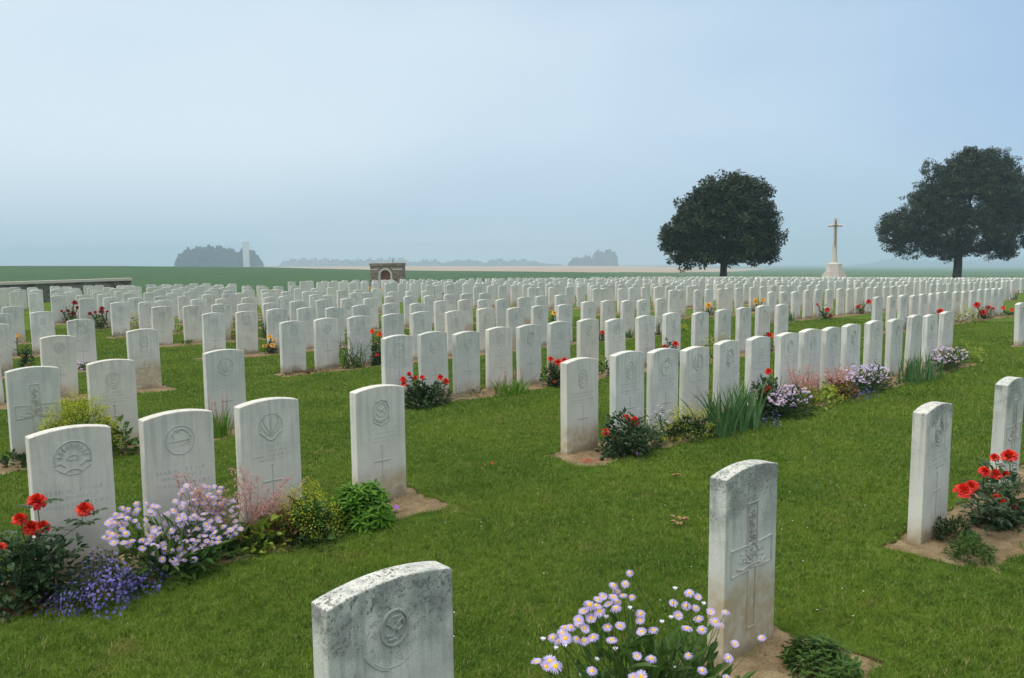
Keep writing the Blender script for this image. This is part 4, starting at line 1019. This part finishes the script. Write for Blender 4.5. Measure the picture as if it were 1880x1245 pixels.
# fourth row and beyond
shrub('rusty brown low plant spread before two fourth-row headstones', 553, 704, 92, 22, 'rust_leaf', .035, .022, 'stonecrop', 'low plant', 330, False)
tall_lilac('tall lilac flowers before the third stone past the gap in the fourth row', 645, 692, 72, 78, 'mauve', 34, 'bright_leaf')
rose_bush('tall orange rose beside the lilac flowers in the fourth row', 690, 668, 22, 64, [(683,605,6),(697,610,6)], 'orange')
rose_bush('small red rose low behind the first third-row stone past the gap', 690, 684, 16, 34, [(692,649,4)])
aster('little lilac aster clump between two near headstones of the fifth row', 150, 692, 28, 34, nfl=16, leafcol='dark_leaf')
shrub('sage-green flat mound at the foot of a seventh-row headstone', 214, 623, 30, 11, 'grey_leaf', .04, .02, 'low_plant', 'low plant', 60, False)
shrub('small dark tuft beside the soil-stained headstone', 258, 738, 22, 13, 'dark_leaf', .04, .02, 'low_plant', 'low plant', 40, False)
rose_bush('straggly yellow rose between near headstones of the fifth row', 40, 682, 30, 68, [(32,614,4),(40,652,4),(50,668,4)], 'yellow')
rose_bush('yellow rose in a gap of the fifth row before pale distant stones', 1018, 596, 16, 28, [(1018,571,6)], 'yellow')
rose_bush('red rose in a gap of the fourth row beside pale stones', 1105, 640, 14, 38, [(1106,607,6)])
tall_lilac('pale lilac flowers in a gap near the end of the fourth row', 1209, 608, 14, 30, 'whitish', 10)
froth('yellow-green plant at the far end of the second block, fourth row', 1257, 620, 14, 26, 'froth', 'mid_leaf')
rose_bush('red rose bush before the third block of the fourth row', 1515, 587, 36, 32, [(1500,557,3),(1519,565,6),(1525,577,5)])
rose_bush('dark and bright red rose bush nearest the fourth block', 1583, 580, 26, 34, [(1576,560,5),(1595,550,6)])
blades('sword-leaf tuft at the path end of the fourth row', 1456, 597, 18, 28, 24)
shrub('dark green leafy plant beside the fourth block', 1602, 578, 16, 30, 'dark_leaf', .05, .03, 'leafy_shrub', 'leafy plant', 50, False)
rose_bush('dark crimson rose bush with five heads among ninth-row stones', 128, 592, 36, 40, [(137,552,6),(113,569,3),(124,568,4),(134,572,5),(142,562,4)], 'crimson')
rose_bush('dark crimson rose bush next to the yellow-green bush', 182, 600, 38, 38, [(165,573,4),(175,571,4),(186,568,6),(187,563,5),(197,570,3)], 'crimson')
rose_bush('lone crimson rose in the narrow gap near the boundary wall', 98, 576, 9, 24, [(97,553,4)], 'crimson')
froth('bright yellow-green bush between two far headstones', 246, 600, 20, 30, 'froth', 'mid_leaf', dens=1.5)
froth('dull green-yellow bush among seventh-row headstones', 330, 615, 20, 24, 'pale_froth', 'mid_leaf')
shrub('flat green plant at the foot of a sixth-row headstone', 340, 637, 28, 13, 'mid_leaf', .05, .03, 'low_plant', 'low plant', 50, False)
rose_bush('yellow rose bush with four heads between stones of the fifth row', 494, 658, 26, 42, [(495,615,6),(486,632,5),(500,630,6),(504,622,4)], 'yellow')
tall_lilac('tall white and lilac flowers behind the four-headed yellow rose', 484, 628, 14, 50, 'mauve', 14)
shrub('rust-brown plant between two sixth-row headstones', 432, 633, 16, 26, 'rust_leaf', .05, .03, 'low_plant', 'low plant', 60, False)
rose_bush('yellow rose bush with one bloom before the fifth row', 1304, 577, 22, 26, [(1301,556,7)], 'yellow')
rose_bush('yellow and peach rose bush before the fifth row', 1394, 567, 26, 24, [(1387,554,4),(1387,548,4),(1401,548,5)], 'yellow')
rose_bush('red rose spike between far white stones', 1256, 548, 7, 20, [(1256,531,3)])
aster('lilac haze of small asters along a far row', 1206, 552, 24, 12, nfl=18, stems=False)
rose_bush('pair of amber roses in a far row left of the arched building', 629, 542, 12, 15, [(626,528,3),(635,528,3)], 'orange')
rose_bush('yellow rose bush below the arched stone building', 697, 542, 14, 18, [(694,528,4),(700,529,4),(679,527,3)], 'yellow')
rose_bush('dark red rose just past the arched stone building', 726, 545, 8, 16, [(726,532,3)], 'crimson')
rose_bush('row of crimson rose heads behind far stones', 808, 548, 28, 14, [(797,535,3),(812,537,3),(820,536,3)], 'crimson')
rose_bush('crimson rose in a slit between far stones on the open side', 302, 565, 8, 14, [(301,555,3)], 'crimson')
rose_bush('rusty rose in a slit between far stones below the wood', 424, 556, 6, 18, [(423,541,3)], 'crimson')
rose_bush('amber rose head between ninth-row stones', 620, 572, 6, 16, [(620,557,3)], 'orange')
froth('lime plant before a far row behind the yellow rose', 914, 556, 14, 16, 'froth', 'mid_leaf')
coral('pink sprays before a far row next to the lime plant', 944, 552, 18, 13)
rose_bush('single yellow rose in the far rows under the wheat field', 1108, 552, 8, 12, [(1108,543,4)], 'yellow')
rose_bush('lone yellow rose beside the lilac haze of asters', 1190, 553, 6, 11, [(1190,544,4)], 'yellow')
froth('green-yellow plant close to the far crimson roses', 781, 548, 6, 14, 'froth', 'mid_leaf')
rose_bush('pale yellow rose before the cross monument', 1537, 540, 6, 12, [(1537,530,4)], 'yellow')
# two white plant tags on the mown edge
for x, y, lab in ((1411, 775, 'white plastic plant tag lying on the grass below the lobelia patch'), (1467, 764, 'white plastic plant tag lying on the grass below the lilac asters')):
    P = pix(x, y); bm = bmesh.new(); bmesh.ops.create_cube(bm, size=1)
    bmesh.ops.scale(bm, vec=(.125, .03, .006), verts=bm.verts)
    e = [v for v in bm.verts if v.co.x > 0]; 
    for v in e: v.co.y *= .45
    bmesh.ops.bevel(bm, geom=bm.edges[:], offset=.0015, segments=1, affect='EDGES'); me = bpy.data.meshes.new('plant_tag'); bm.to_mesh(me); bm.free(); me.materials.append(M['tagw'])
    o = link('plant_tag', me); o.location = P + np.array([0, 0, .035]); o.rotation_euler = (.05, .06, rng.uniform(-.2, .3)); tag(o, lab, 'plant tag', 'white tags on the lawn edge')
# fallen petals and small white lawn daisies
mb = MB()
for _ in range(46):
    P = pix(rng.uniform(560, 1600), rng.uniform(830, 1230)); P[2] += .032
    for j in range(5): a = j*1.2566; leaf(mb, P, (math.cos(a), math.sin(a), .2), .0045, .004, 0)
for x, y in ((901, 858), (1075, 853), (1082, 850), (1090, 855)):
    P = pix(x, y); P[2] += .03
    for _ in range(4): leaf(mb, P + rng.normal(0, .02, 3)*np.array([1, 1, 0]), rdir(0, .4), .022, .016, 1)
for x, y in ((1249, 966), (1241, 882), (1252, 962), (1244, 968)):
    P = pix(x, y); P[2] += .034
    for _ in range(3): leaf(mb, P + rng.normal(0, .025, 3)*np.array([1, 1, 0]), rdir(0, .4), .045, .03, 2)
M['dry'] = mat('dry_leaf', (.24, .15, .07), .8)
o = mb.build('fallen_petals', [M['whitish'], M['red'], M['dry']]); tag(o, 'scattered petals and dry leaves lying on the lawn', 'petals', kind='stuff')

# ------------------------------------------------------------------ trees
def broad_tree(label, base, height, lobes, trunk_r, fork, nclump, seed):
    """lobes: (x, z, rx, rz, depth) in metres relative to the trunk, seen square on"""
    global rng
    keep = rng; rng = np.random.default_rng(seed)
    e = empty('chestnut_tree', tuple(base), label, 'tree', 'two broad trees beyond the last rows')
    tb = MB(); bz = np.zeros(3); path = [np.array([0, 0, -.3]), np.array([.02, 0, fork*.5]), np.array([.05, .0, fork])]
    n = 14; vs = []
    prof = [(-.3, 1.55), (.15, 1.25), (.6, 1.05), (fork*.55, .95), (fork, .92)]
    for z, k in prof:
        for j in range(n):
            a = 2*math.pi*j/n; r = trunk_r*k*(1 + .07*math.sin(3*a+z)); vs.append((r*math.cos(a), r*math.sin(a), z))
    tb.add(vs, [(i*n+j, i*n+(j+1) % n, (i+1)*n+(j+1) % n, (i+1)*n+j) for i in range(len(prof)-1) for j in range(n)])
    limbs = []
    for (x, z, rx, rz, dp) in lobes:
        tgt = np.array([x, rng.uniform(-.3, .3)*dp, z]); b0 = np.array([0, 0, fork - .2])
        pth = [b0, b0*.6 + tgt*.4 + np.array([0, 0, .4]), tgt]; tube(tb, wob_path(b0, tgt, 6, .05), trunk_r*.5, trunk_r*.10, 7); limbs.append(tgt)
        for _ in range(5):
            q = tgt + rdir(-.5, 1)*np.array([rx, dp, rz])*.8; tube(tb, wob_path(tgt*.7 + b0*.3, q, 4, .06), trunk_r*.14, .02, 5)
    # foliage: leaf sprays gathered in clumps over the lobes
    tot = sum(rx*dp + rx*rz for (_, _, rx, rz, dp) in lobes); C = []
    for (x, z, rx, rz, dp) in lobes:
        k = int(nclump*(rx*dp + rx*rz)/tot)
        for _ in range(k):
            q = unit(rng.normal(0, 1, 3)); 
            if q[2] < -.55 and rng.random() < .5: q[2] *= -1
            rad = rng.uniform(.55, 1.0)*(1 + .13*math.sin(q[0]*7+x*3) + .12*math.sin(q[2]*8+q[1]*6+z)) + (abs(rng.normal(0, .10)) if rng.random() < .4 else 0)
            C.append(np.array([x, 0, z]) + q*np.array([rx, dp, rz])*rad)
    C = np.array(C); per = 52
    cs = np.repeat(C, per, 0); k = len(cs); csz = np.repeat(rng.uniform(.22, .62, len(C)), per)
    off = rng.normal(0, 1, (k, 3)); off /= np.linalg.norm(off, axis=1)[:, None]; off *= (rng.random(k)**.4*csz)[:, None]; off[:, 2] *= .62
    P = cs + off; d = off/np.linalg.norm(off, axis=1)[:, None] + rng.normal(0, .5, (k, 3)); d[:, 2] -= .25; d /= np.linalg.norm(d, axis=1)[:, None]
    s = np.cross(d, rng.normal(0, .5, (k, 3)) + np.array([0, 0, 1.])); s /= np.linalg.norm(s, axis=1)[:, None] + 1e-9
    L = rng.uniform(.17, .34, k)[:, None]; W = L*.5
    V = np.stack([P, P + d*L*.5 + s*W*.5, P + d*L, P + d*L*.5 - s*W*.5], 1).reshape(-1, 3)
    b = np.arange(k)[:, None]*4
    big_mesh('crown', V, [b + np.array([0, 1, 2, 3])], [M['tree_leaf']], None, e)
    tb.build('trunk', [M['bark']], e, True); rng = keep
def tree_at(px, Z, lobes_px, base_y, label, trunk_px, fork_y, ncl, seed):
    d = ray(px, base_y); P = d*Z/d[1]; m = Z/FPX; x, y = P[0], P[1]
    s_, D_ = sd(x, y); gz = min(float(ground(x, y)), tz(x, y) + .03) if D_ > 43 or s_ > 88 else float(ground(x, y))
    zb = CAMH + P[2]
    lobes = [((lx-px)*m, (base_y-ly)*m + zb - gz, rx*m, rz*m, dp*m) for lx, ly, rx, rz, dp in lobes_px]
    broad_tree(label, (x, y, gz), 10, lobes, trunk_px*m/2, (base_y-fork_y)*m + zb - gz, ncl, seed)
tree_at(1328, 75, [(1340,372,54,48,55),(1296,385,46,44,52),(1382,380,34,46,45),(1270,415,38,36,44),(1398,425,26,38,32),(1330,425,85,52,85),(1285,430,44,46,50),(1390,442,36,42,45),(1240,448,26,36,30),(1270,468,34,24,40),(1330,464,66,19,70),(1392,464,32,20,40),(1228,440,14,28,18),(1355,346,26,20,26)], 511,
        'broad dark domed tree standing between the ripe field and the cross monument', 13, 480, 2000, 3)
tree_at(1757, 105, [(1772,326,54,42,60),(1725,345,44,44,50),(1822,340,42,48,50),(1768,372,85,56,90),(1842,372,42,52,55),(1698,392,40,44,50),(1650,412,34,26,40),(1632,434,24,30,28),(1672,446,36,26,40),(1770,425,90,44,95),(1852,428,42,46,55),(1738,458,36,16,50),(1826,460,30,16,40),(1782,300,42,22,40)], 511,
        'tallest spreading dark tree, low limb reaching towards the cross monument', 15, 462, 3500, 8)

# ------------------------------------------------------------------ far woods, tower
def wood(name, label, cat, prof, Z, m, depth, n, size, kind='stuff', seed=1):
    """prof: (px, py_top, py_bottom) outline stations of a distant wood seen at distance Z"""
    r = np.random.default_rng(seed); k = Z/FPX; xs = [q[0] for q in prof]
    px = r.uniform(xs[0], xs[-1], n); top = np.interp(px, xs, [q[1] for q in prof]); bot = np.interp(px, xs, [q[2] for q in prof])
    wob = 2.2*np.sin(px*.31+seed) + 1.5*np.sin(px*.83+seed*2) + 1.0*np.sin(px*1.9)
    top = np.minimum(bot-1, top - wob*np.clip((bot-top)/16, 0, 1)); py = top + (bot-top)*r.random(n)**1.1
    V = []
    for i in range(n):
        d = ray(px[i], py[i]); zz = Z + r.uniform(-.5, .5)*depth; P = d*zz/d[1]; V.append((P[0], P[1], CAMH + P[2]))
    P = np.array(V); d = r.normal(0, 1, (n, 3)); d /= np.linalg.norm(d, axis=1)[:, None]; s = np.cross(d, r.normal(0, 1, (n, 3))); s /= np.linalg.norm(s, axis=1)[:, None]
    L = (size*r.uniform(.6, 1.4, n))[:, None]
    W = np.stack([P - d*L*.5, P + s*L*.4, P + d*L*.5, P - s*L*.4], 1).reshape(-1, 3); b = np.arange(n)[:, None]*4
    o = big_mesh(name, W, [b + np.array([0, 1, 2, 3])], [m]); tag(o, label, cat, None, kind)
wood('woodland', 'rounded grey-blue wood beside the pale tower on the crest', 'wood', [(322,486,492),(328,468,492),(345,458,492),(375,454,492),(400,453,492),(425,459,492),(438,464,492),(446,458,492),(462,462,492),(476,472,492),(483,488,492)], 1250, M['far_leaf'], 50, 9000, 3.6, seed=2)
wood('treeline', 'long hazy line of trees beyond the ripe field', 'trees', [(512,489,491),(522,479,491),(545,476,491),(600,477,491),(650,478,491),(700,476,490),(735,474,490),(758,483,490),(775,479,490),(800,478,490),(815,484,489),(830,479,489),(870,478,489),(890,483,489),(915,475,489),(930,480,489),(960,477,489),(985,481,489),(1000,485,489),(1030,486,489)], 2400, M['far_leaf'], 60, 9000, 5, seed=5)
wood('treeline', 'hazy clump of trees with a tall end on the far ridge', 'trees', [(1044,484,488),(1050,476,488),(1070,473,488),(1088,472,488),(1093,463,488),(1110,461,488),(1128,461,488),(1133,470,488),(1134,487,488)], 1900, M['far_leaf'], 40, 5000, 4, seed=7)
wood('treeline', 'faint trees in the haze beyond the cross monument', 'trees', [(1560,487,490),(1600,484,490),(1620,478,490),(1645,474,490),(1665,480,490),(1700,478,490),(1760,481,490),(1800,477,490),(1850,474,490),(1900,472,490)], 3500, M['far_leaf'], 60, 6000, 7, seed=9)
mb = MB(); d = ray(453, 492); P = d*1200/d[1]; k = 1200/FPX
hw, hd, zt = 4.6*k, 4.6*k, CAMH + (ray(453, 444)*1200/ray(453, 444)[1])[2] - (CAMH + P[2])
e = empty('tower', (P[0], P[1], CAMH + P[2] - 3), 'pale slender tower rising in front of the grey-blue wood', 'tower')
box(mb, (-hw, -hd, 0), (hw, hd, zt*.93 + 3))
M['concrete'] = mat('pale_concrete', (.58, .58, .56), .9, .2)
mb.build('shaft', [M['concrete']], e); m2 = MB(); box(m2, (-hw*1.06, -hd*1.06, zt*.93 + 3.003), (hw*1.06, hd*1.06, zt + 3)); m2.build('cap', [M['concrete']], e)

# ------------------------------------------------------------------ cross monument
def oct_loft(mb, secs, n=8, m=0, rot=math.pi/8):
    vs = []
    for z, r in secs:
        for j in range(n): a = rot + 2*math.pi*j/n; vs.append((r*math.cos(a), r*math.sin(a), z))
    mb.add(vs, [(i*n+j, i*n+(j+1) % n, (i+1)*n+(j+1) % n, (i+1)*n+j) for i in range(len(secs)-1) for j in range(n)] + [tuple(range((len(secs)-1)*n, len(secs)*n))], m)
M['monument'] = mat('pinkish_limestone', (.50, .44, .385), .9, .2); t = NT(M['monument']); tc = t.n('ShaderNodeTexCoord')
t.l(t.ramp(t.noise(tc.outputs['Object'], 1.5, 5), [(.3, (.46, .415, .37)), (.7, (.57, .53, .48))]), t.b.inputs['Base Color'])
M['bronze'] = mat('weathered_bronze', (.16, .10, .07), .6, .4)
d = ray(1531, 511); P = d*96/d[1]; kx = 96/FPX; gz = tz(P[0], P[1]); z_of = lambda py: CAMH + (ray(1531, py)*96/ray(1531, py)[1])[2] - gz
e = empty('memorial_cross', (P[0], P[1], gz), 'tall stone cross with a bronze sword on stepped base between two trees', 'monument', None, R(-20))
mb = MB(); z0 = z_of(507)
for i, (r, za, zb) in enumerate(((1.75, -.3, z0-.15), (1.42, z0-.147, z0+.18), (1.22, z0+.183, z0+.5))): oct_loft(mb, [(za, r), (zb, r)])
mb.build('step', [M['monument']], e)
mb = MB(); oct_loft(mb, [(z0+.503, .98), (z_of(488), .90), (z_of(484.5), .90), (z_of(484), .6), (z_of(482), .42)]); mb.build('pedestal', [M['monument']], e)
mb = MB(); oct_loft(mb, [(z_of(482)+.003, .36), (z_of(470), .30), (z_of(440), .245), (z_of(401), .19)]); mb.build('shaft', [M['monument']], e)
mb = MB(); za = z_of(414.5)
for sx in (-1, 1):
    vs = []
    for x, r in ((.16, .15), (.55, .125), (.62, .16), (.78, .16)):
        for j in range(8): a = math.pi/8 + j*math.pi/4; vs.append((sx*x, r*math.cos(a), za + r*math.sin(a)))
    mb.add(vs, [(i*8+j, i*8+(j+1) % 8, i*8+8+(j+1) % 8, i*8+8+j) for i in range(3) for j in range(8)] + [tuple(range(24, 32))])
mb.build('arm', [M['monument']], e)
mb = MB(); zt, zb = z_of(405), z_of(455)
box(mb, (-.045, -.33, zb+.4), (.045, -.24, zt-.35)); mb.add([(-.045,-.33,zb+.4),(.045,-.33,zb+.4),(.045,-.24,zb+.4),(-.045,-.24,zb+.4),(0,-.29,zb)], [(0,1,4),(1,2,4),(2,3,4),(3,0,4)])
box(mb, (-.30, -.34, za-.05), (.30, -.25, za+.05)); box(mb, (-.06, -.34, zt-.347), (.06, -.22, zt)); mb.build('sword', [M['bronze']], e)

# ------------------------------------------------------------------ arched stone building and boundary wall
def rubble(name, cols, sx, sz):
    m = mat(name, cols[0], .95, .15); t = NT(m); tc = t.n('ShaderNodeTexCoord'); br = t.n('ShaderNodeTexVoronoi'); br.inputs['Scale'].default_value = 1
    t.l(t.scale(tc.outputs['Object'], (sx, sx, sz)), br.inputs['Vector']); sp = t.n('ShaderNodeSeparateColor'); t.l(br.outputs['Color'], sp.inputs[0])
    t.l(t.ramp(sp.outputs[0], [(i/(len(cols)-1), c) for i, c in enumerate(cols)]), t.b.inputs['Base Color']); t.bump(br.outputs['Distance'], .5, .05); return m
M['rubble'] = rubble('grey_brown_rubble', [(.11, .085, .065), (.19, .15, .11), (.27, .215, .165)], 4, 7)
M['flint'] = rubble('dark_flint', [(.07, .068, .055), (.13, .125, .105), (.2, .19, .165)], 3, 6)
M['dress'] = mat('dressed_pale_stone', (.46, .43, .38), .9, .2)
M['door'] = mat('brown_painted_door', (.20, .065, .035), .6)
ZB = 98; kb = ZB/FPX; d = ray(713, 511); P = d*ZB/d[1]; gz = tz(P[0], P[1]); zz = lambda py: CAMH + (ray(713, py)*ZB/ray(713, py)[1])[2] - gz
e = empty('entrance_building', (P[0], P[1], gz), 'small flat-topped stone building with white arch and brown door', 'building')
xl, xr, dep = (680-713)*kb, (738.5-713)*kb, 3.0; ac = (707.7-713)*kb; ri, ro = 9.2*kb, 12.6*kb; spr = zz(505); ztop = zz(488.5); zp = zz(483.5)
mb = MB(); n = 16   # front wall with an arched hole, then sides, back and top
A = [(ac + ro*.99*math.cos(math.pi - math.pi*i/n), spr + ro*.99*math.sin(math.pi*i/n)) for i in range(n+1)]
vs = [(xl, 0, -.4), (ac-ro*.99, 0, -.4)] + [(x, 0, z) for x, z in A] + [(ac+ro*.99, 0, -.4), (xr, 0, -.4), (xr, 0, ztop), (xl, 0, ztop)]
na = len(A); top0 = [(x, 0, ztop) for x, z in A]; b = len(vs); vs += top0; fs = [(0, 1, 2, b, b-1)] + [(2+i, 3+i, b+i+1, b+i) for i in range(na-1)] + [(1+na, 2+na, 3+na, 4+na, b+na-1)]
mb.add(vs, fs); mb.add([(xl,0,-.4),(xl,dep,-.4),(xl,dep,ztop),(xl,0,ztop),(xr,0,-.4),(xr,dep,-.4),(xr,dep,ztop),(xr,0,ztop)], [(0,3,2,1),(4,5,6,7),(1,2,6,5),(3,7,6,2)])
mb.build('wall', [M['rubble']], e)
mb = MB(); box(mb, (xl-.06, -.06, ztop+.003), (xr+.06, dep+.06, zp)); mb.build('parapet', [M['rubble']], e)
mb = MB()
for j in range(2): pass
vs = []
for i in range(n+1):
    a = math.pi - math.pi*i/n
    for r, y in ((ri, -.07), (ro, -.07), (ro, .1), (ri, .35)): vs.append((ac + r*math.cos(a), y, spr + r*math.sin(a)))
lo = [(ac-ri,-.07,-.3),(ac-ro,-.07,-.3),(ac-ro,.1,-.3),(ac-ri,.35,-.3)]; hi = [(ac+ri,-.07,-.3),(ac+ro,-.07,-.3),(ac+ro,.1,-.3),(ac+ri,.35,-.3)]
vs = lo + vs + hi; k_ = n+3
mb.add(vs, [(i*4+j, i*4+(j+1) % 4, i*4+4+(j+1) % 4, i*4+4+j) for i in range(k_-1) for j in range(4)]); mb.build('arch_surround', [M['dress']], e)
mb = MB(); A = [(ac + ri*1.02*math.cos(math.pi - math.pi*i/n), spr + ri*1.02*math.sin(math.pi*i/n)) for i in range(n+1)]
mb.add([(ac-ri*1.02, .3, -.3)] + [(x, .3, z) for x, z in A] + [(ac+ri*1.02, .3, -.3)], [tuple(range(n+3))]); 
for i in range(6): x = ac - ri + 2*ri*(i+.5)/6; box(mb, (x-.07, .262, -.2), (x+.07, .297, spr + math.sqrt(max(.01, ri*ri-(x-ac)**2))*.9))
mb.build('door', [M['door']], e)
mb = MB(); zb_ = zz(494.7)
box(mb, (xl-.025, -.03, zb_-.07), (ac-ro-.05, .05, zb_+.07)); box(mb, (ac+ro+.05, -.03, zb_-.07), (xr+.025, .05, zb_+.07)); mb.build('band_course', [M['dress']], e)
mb = MB(); fx = (719.8-713)*kb; tube(mb, [(fx, 1.2, zp-.02), (fx, 1.2, zp + .55)], .05, .045, 6); mb.build('finial', [M['bronze']], e)
# wall along the back edge, ending in the open
e = empty('boundary_wall', tuple(at(13.2, 41.5)), 'low dark flint wall with pale coping along the cemetery edge', 'wall', None, YAW)
mb = MB(); m2 = MB(); segs = 24; zs = .462 - at(13.2, 41.5)[2]
box(mb, (-26, -.2, -1.0), (0, .2, zs-.123)); box(m2, (-26.05, -.26, zs-.12), (.05, .26, zs)); mb.build('wall_face', [M['flint']], e); m2.build('coping', [M['dress']], e)

# ------------------------------------------------------------------ air
mb = MB(); box(mb, (-4350, -4350, -95), (4350, 4350, 24)); M['haze'] = bpy.data.materials.new('haze_air'); M['haze'].use_nodes = True; nt = M['haze'].node_tree
nt.nodes.remove(nt.nodes['Principled BSDF']); pv = nt.nodes.new('ShaderNodeVolumePrincipled'); pv.inputs['Color'].default_value = (.56, .72, .86, 1); pv.inputs['Density'].default_value = .00056; pv.inputs['Anisotropy'].default_value = 0
nt.links.new(pv.outputs[0], nt.nodes['Material Output'].inputs['Volume'])
o = mb.build('haze', M['haze']); tag(o, 'thin summer haze lying over the fields', 'haze', kind='stuff')

# ------------------------------------------------------------------ light
SUN_EL, SUN_AZ = R(52), R(-118)     # azimuth clockwise from +y
sl = bpy.data.lights.new('sun', 'SUN'); sl.energy = 1.5; sl.angle = R(18); sl.color = (1, .96, .9); so = bpy.data.objects.new('sun', sl); COL.objects.link(so)
dv = Vector((math.sin(SUN_AZ)*math.cos(SUN_EL), math.cos(SUN_AZ)*math.cos(SUN_EL), math.sin(SUN_EL))); so.rotation_euler = dv.to_track_quat('Z', 'Y').to_euler()
w = bpy.data.worlds.new('World'); scene.world = w; w.use_nodes = True; nt = w.node_tree; nd = nt.nodes
bg = nd['Background']; sky = nd.new('ShaderNodeTexSky'); sky.sky_type = 'NISHITA'; sky.sun_disc = False; sky.sun_elevation = SUN_EL; sky.sun_rotation = SUN_AZ; sky.air_density = 1.0; sky.dust_density = 3.0; sky.ozone_density = 1.5
class WT(NT):
    def __init__(s): s.t = nt; s.b = None
t = WT(); tc = nd.new('ShaderNodeTexCoord'); gen = tc.outputs['Generated']
sep = nd.new('ShaderNodeSeparateXYZ'); nt.links.new(gen, sep.inputs[0])
cl = t.noise(t.scale(gen, (1.0, 1.0, 2.6)), 1.3, 4, .45)
side = t.math('ADD', .2, t.math('MULTIPLY', cl, .5))
side = t.math('ADD', side, t.math('MULTIPLY', sep.outputs['X'], -.34))     # whiter towards the veiled sun
veil = t.mix(t.range(side, .24, .66), (4.1, 6.1, 8.6), (7.9, 9.3, 10.2))
veil = t.mix(t.range(sep.outputs['Z'], .0, .14, .75, 0), veil, (5.0, 6.9, 8.3))
veil = t.mix(t.range(sep.outputs['Z'], .28, .95), veil, (22., 21., 19.))         # overcast: brightest overhead
c = t.mix(.86, sky.outputs[0], veil)
nt.links.new(c, bg.inputs['Color']); bg.inputs['Strength'].default_value = .1

# ------------------------------------------------------------------ camera
cam = bpy.data.cameras.new('camera'); co = bpy.data.objects.new('camera', cam); COL.objects.link(co); scene.camera = co
cam.sensor_fit = 'HORIZONTAL'; cam.sensor_width = 36; cam.lens = 36*FPX/1880; cam.clip_end = 12000; cam.clip_start = .05
cp, sp_ = math.cos(PITCH), math.sin(PITCH); Rv, Uv, Fv = Vector((1, 0, 0)), Vector((0, sp_, cp)), Vector((0, cp, -sp_))
X = math.cos(ROLL)*Rv - math.sin(ROLL)*Uv; Y = math.sin(ROLL)*Rv + math.cos(ROLL)*Uv
co.matrix_world = Matrix(((X.x, Y.x, -Fv.x, 0), (X.y, Y.y, -Fv.y, 0), (X.z, Y.z, -Fv.z, CAMH), (0, 0, 0, 1)))
vs_ = scene.view_settings; vs_.view_transform = 'Standard'; vs_.look = 'None'; vs_.exposure = 0; vs_.gamma = 1
scene.cycles.volume_bounces = 1; scene.cycles.max_bounces = 8
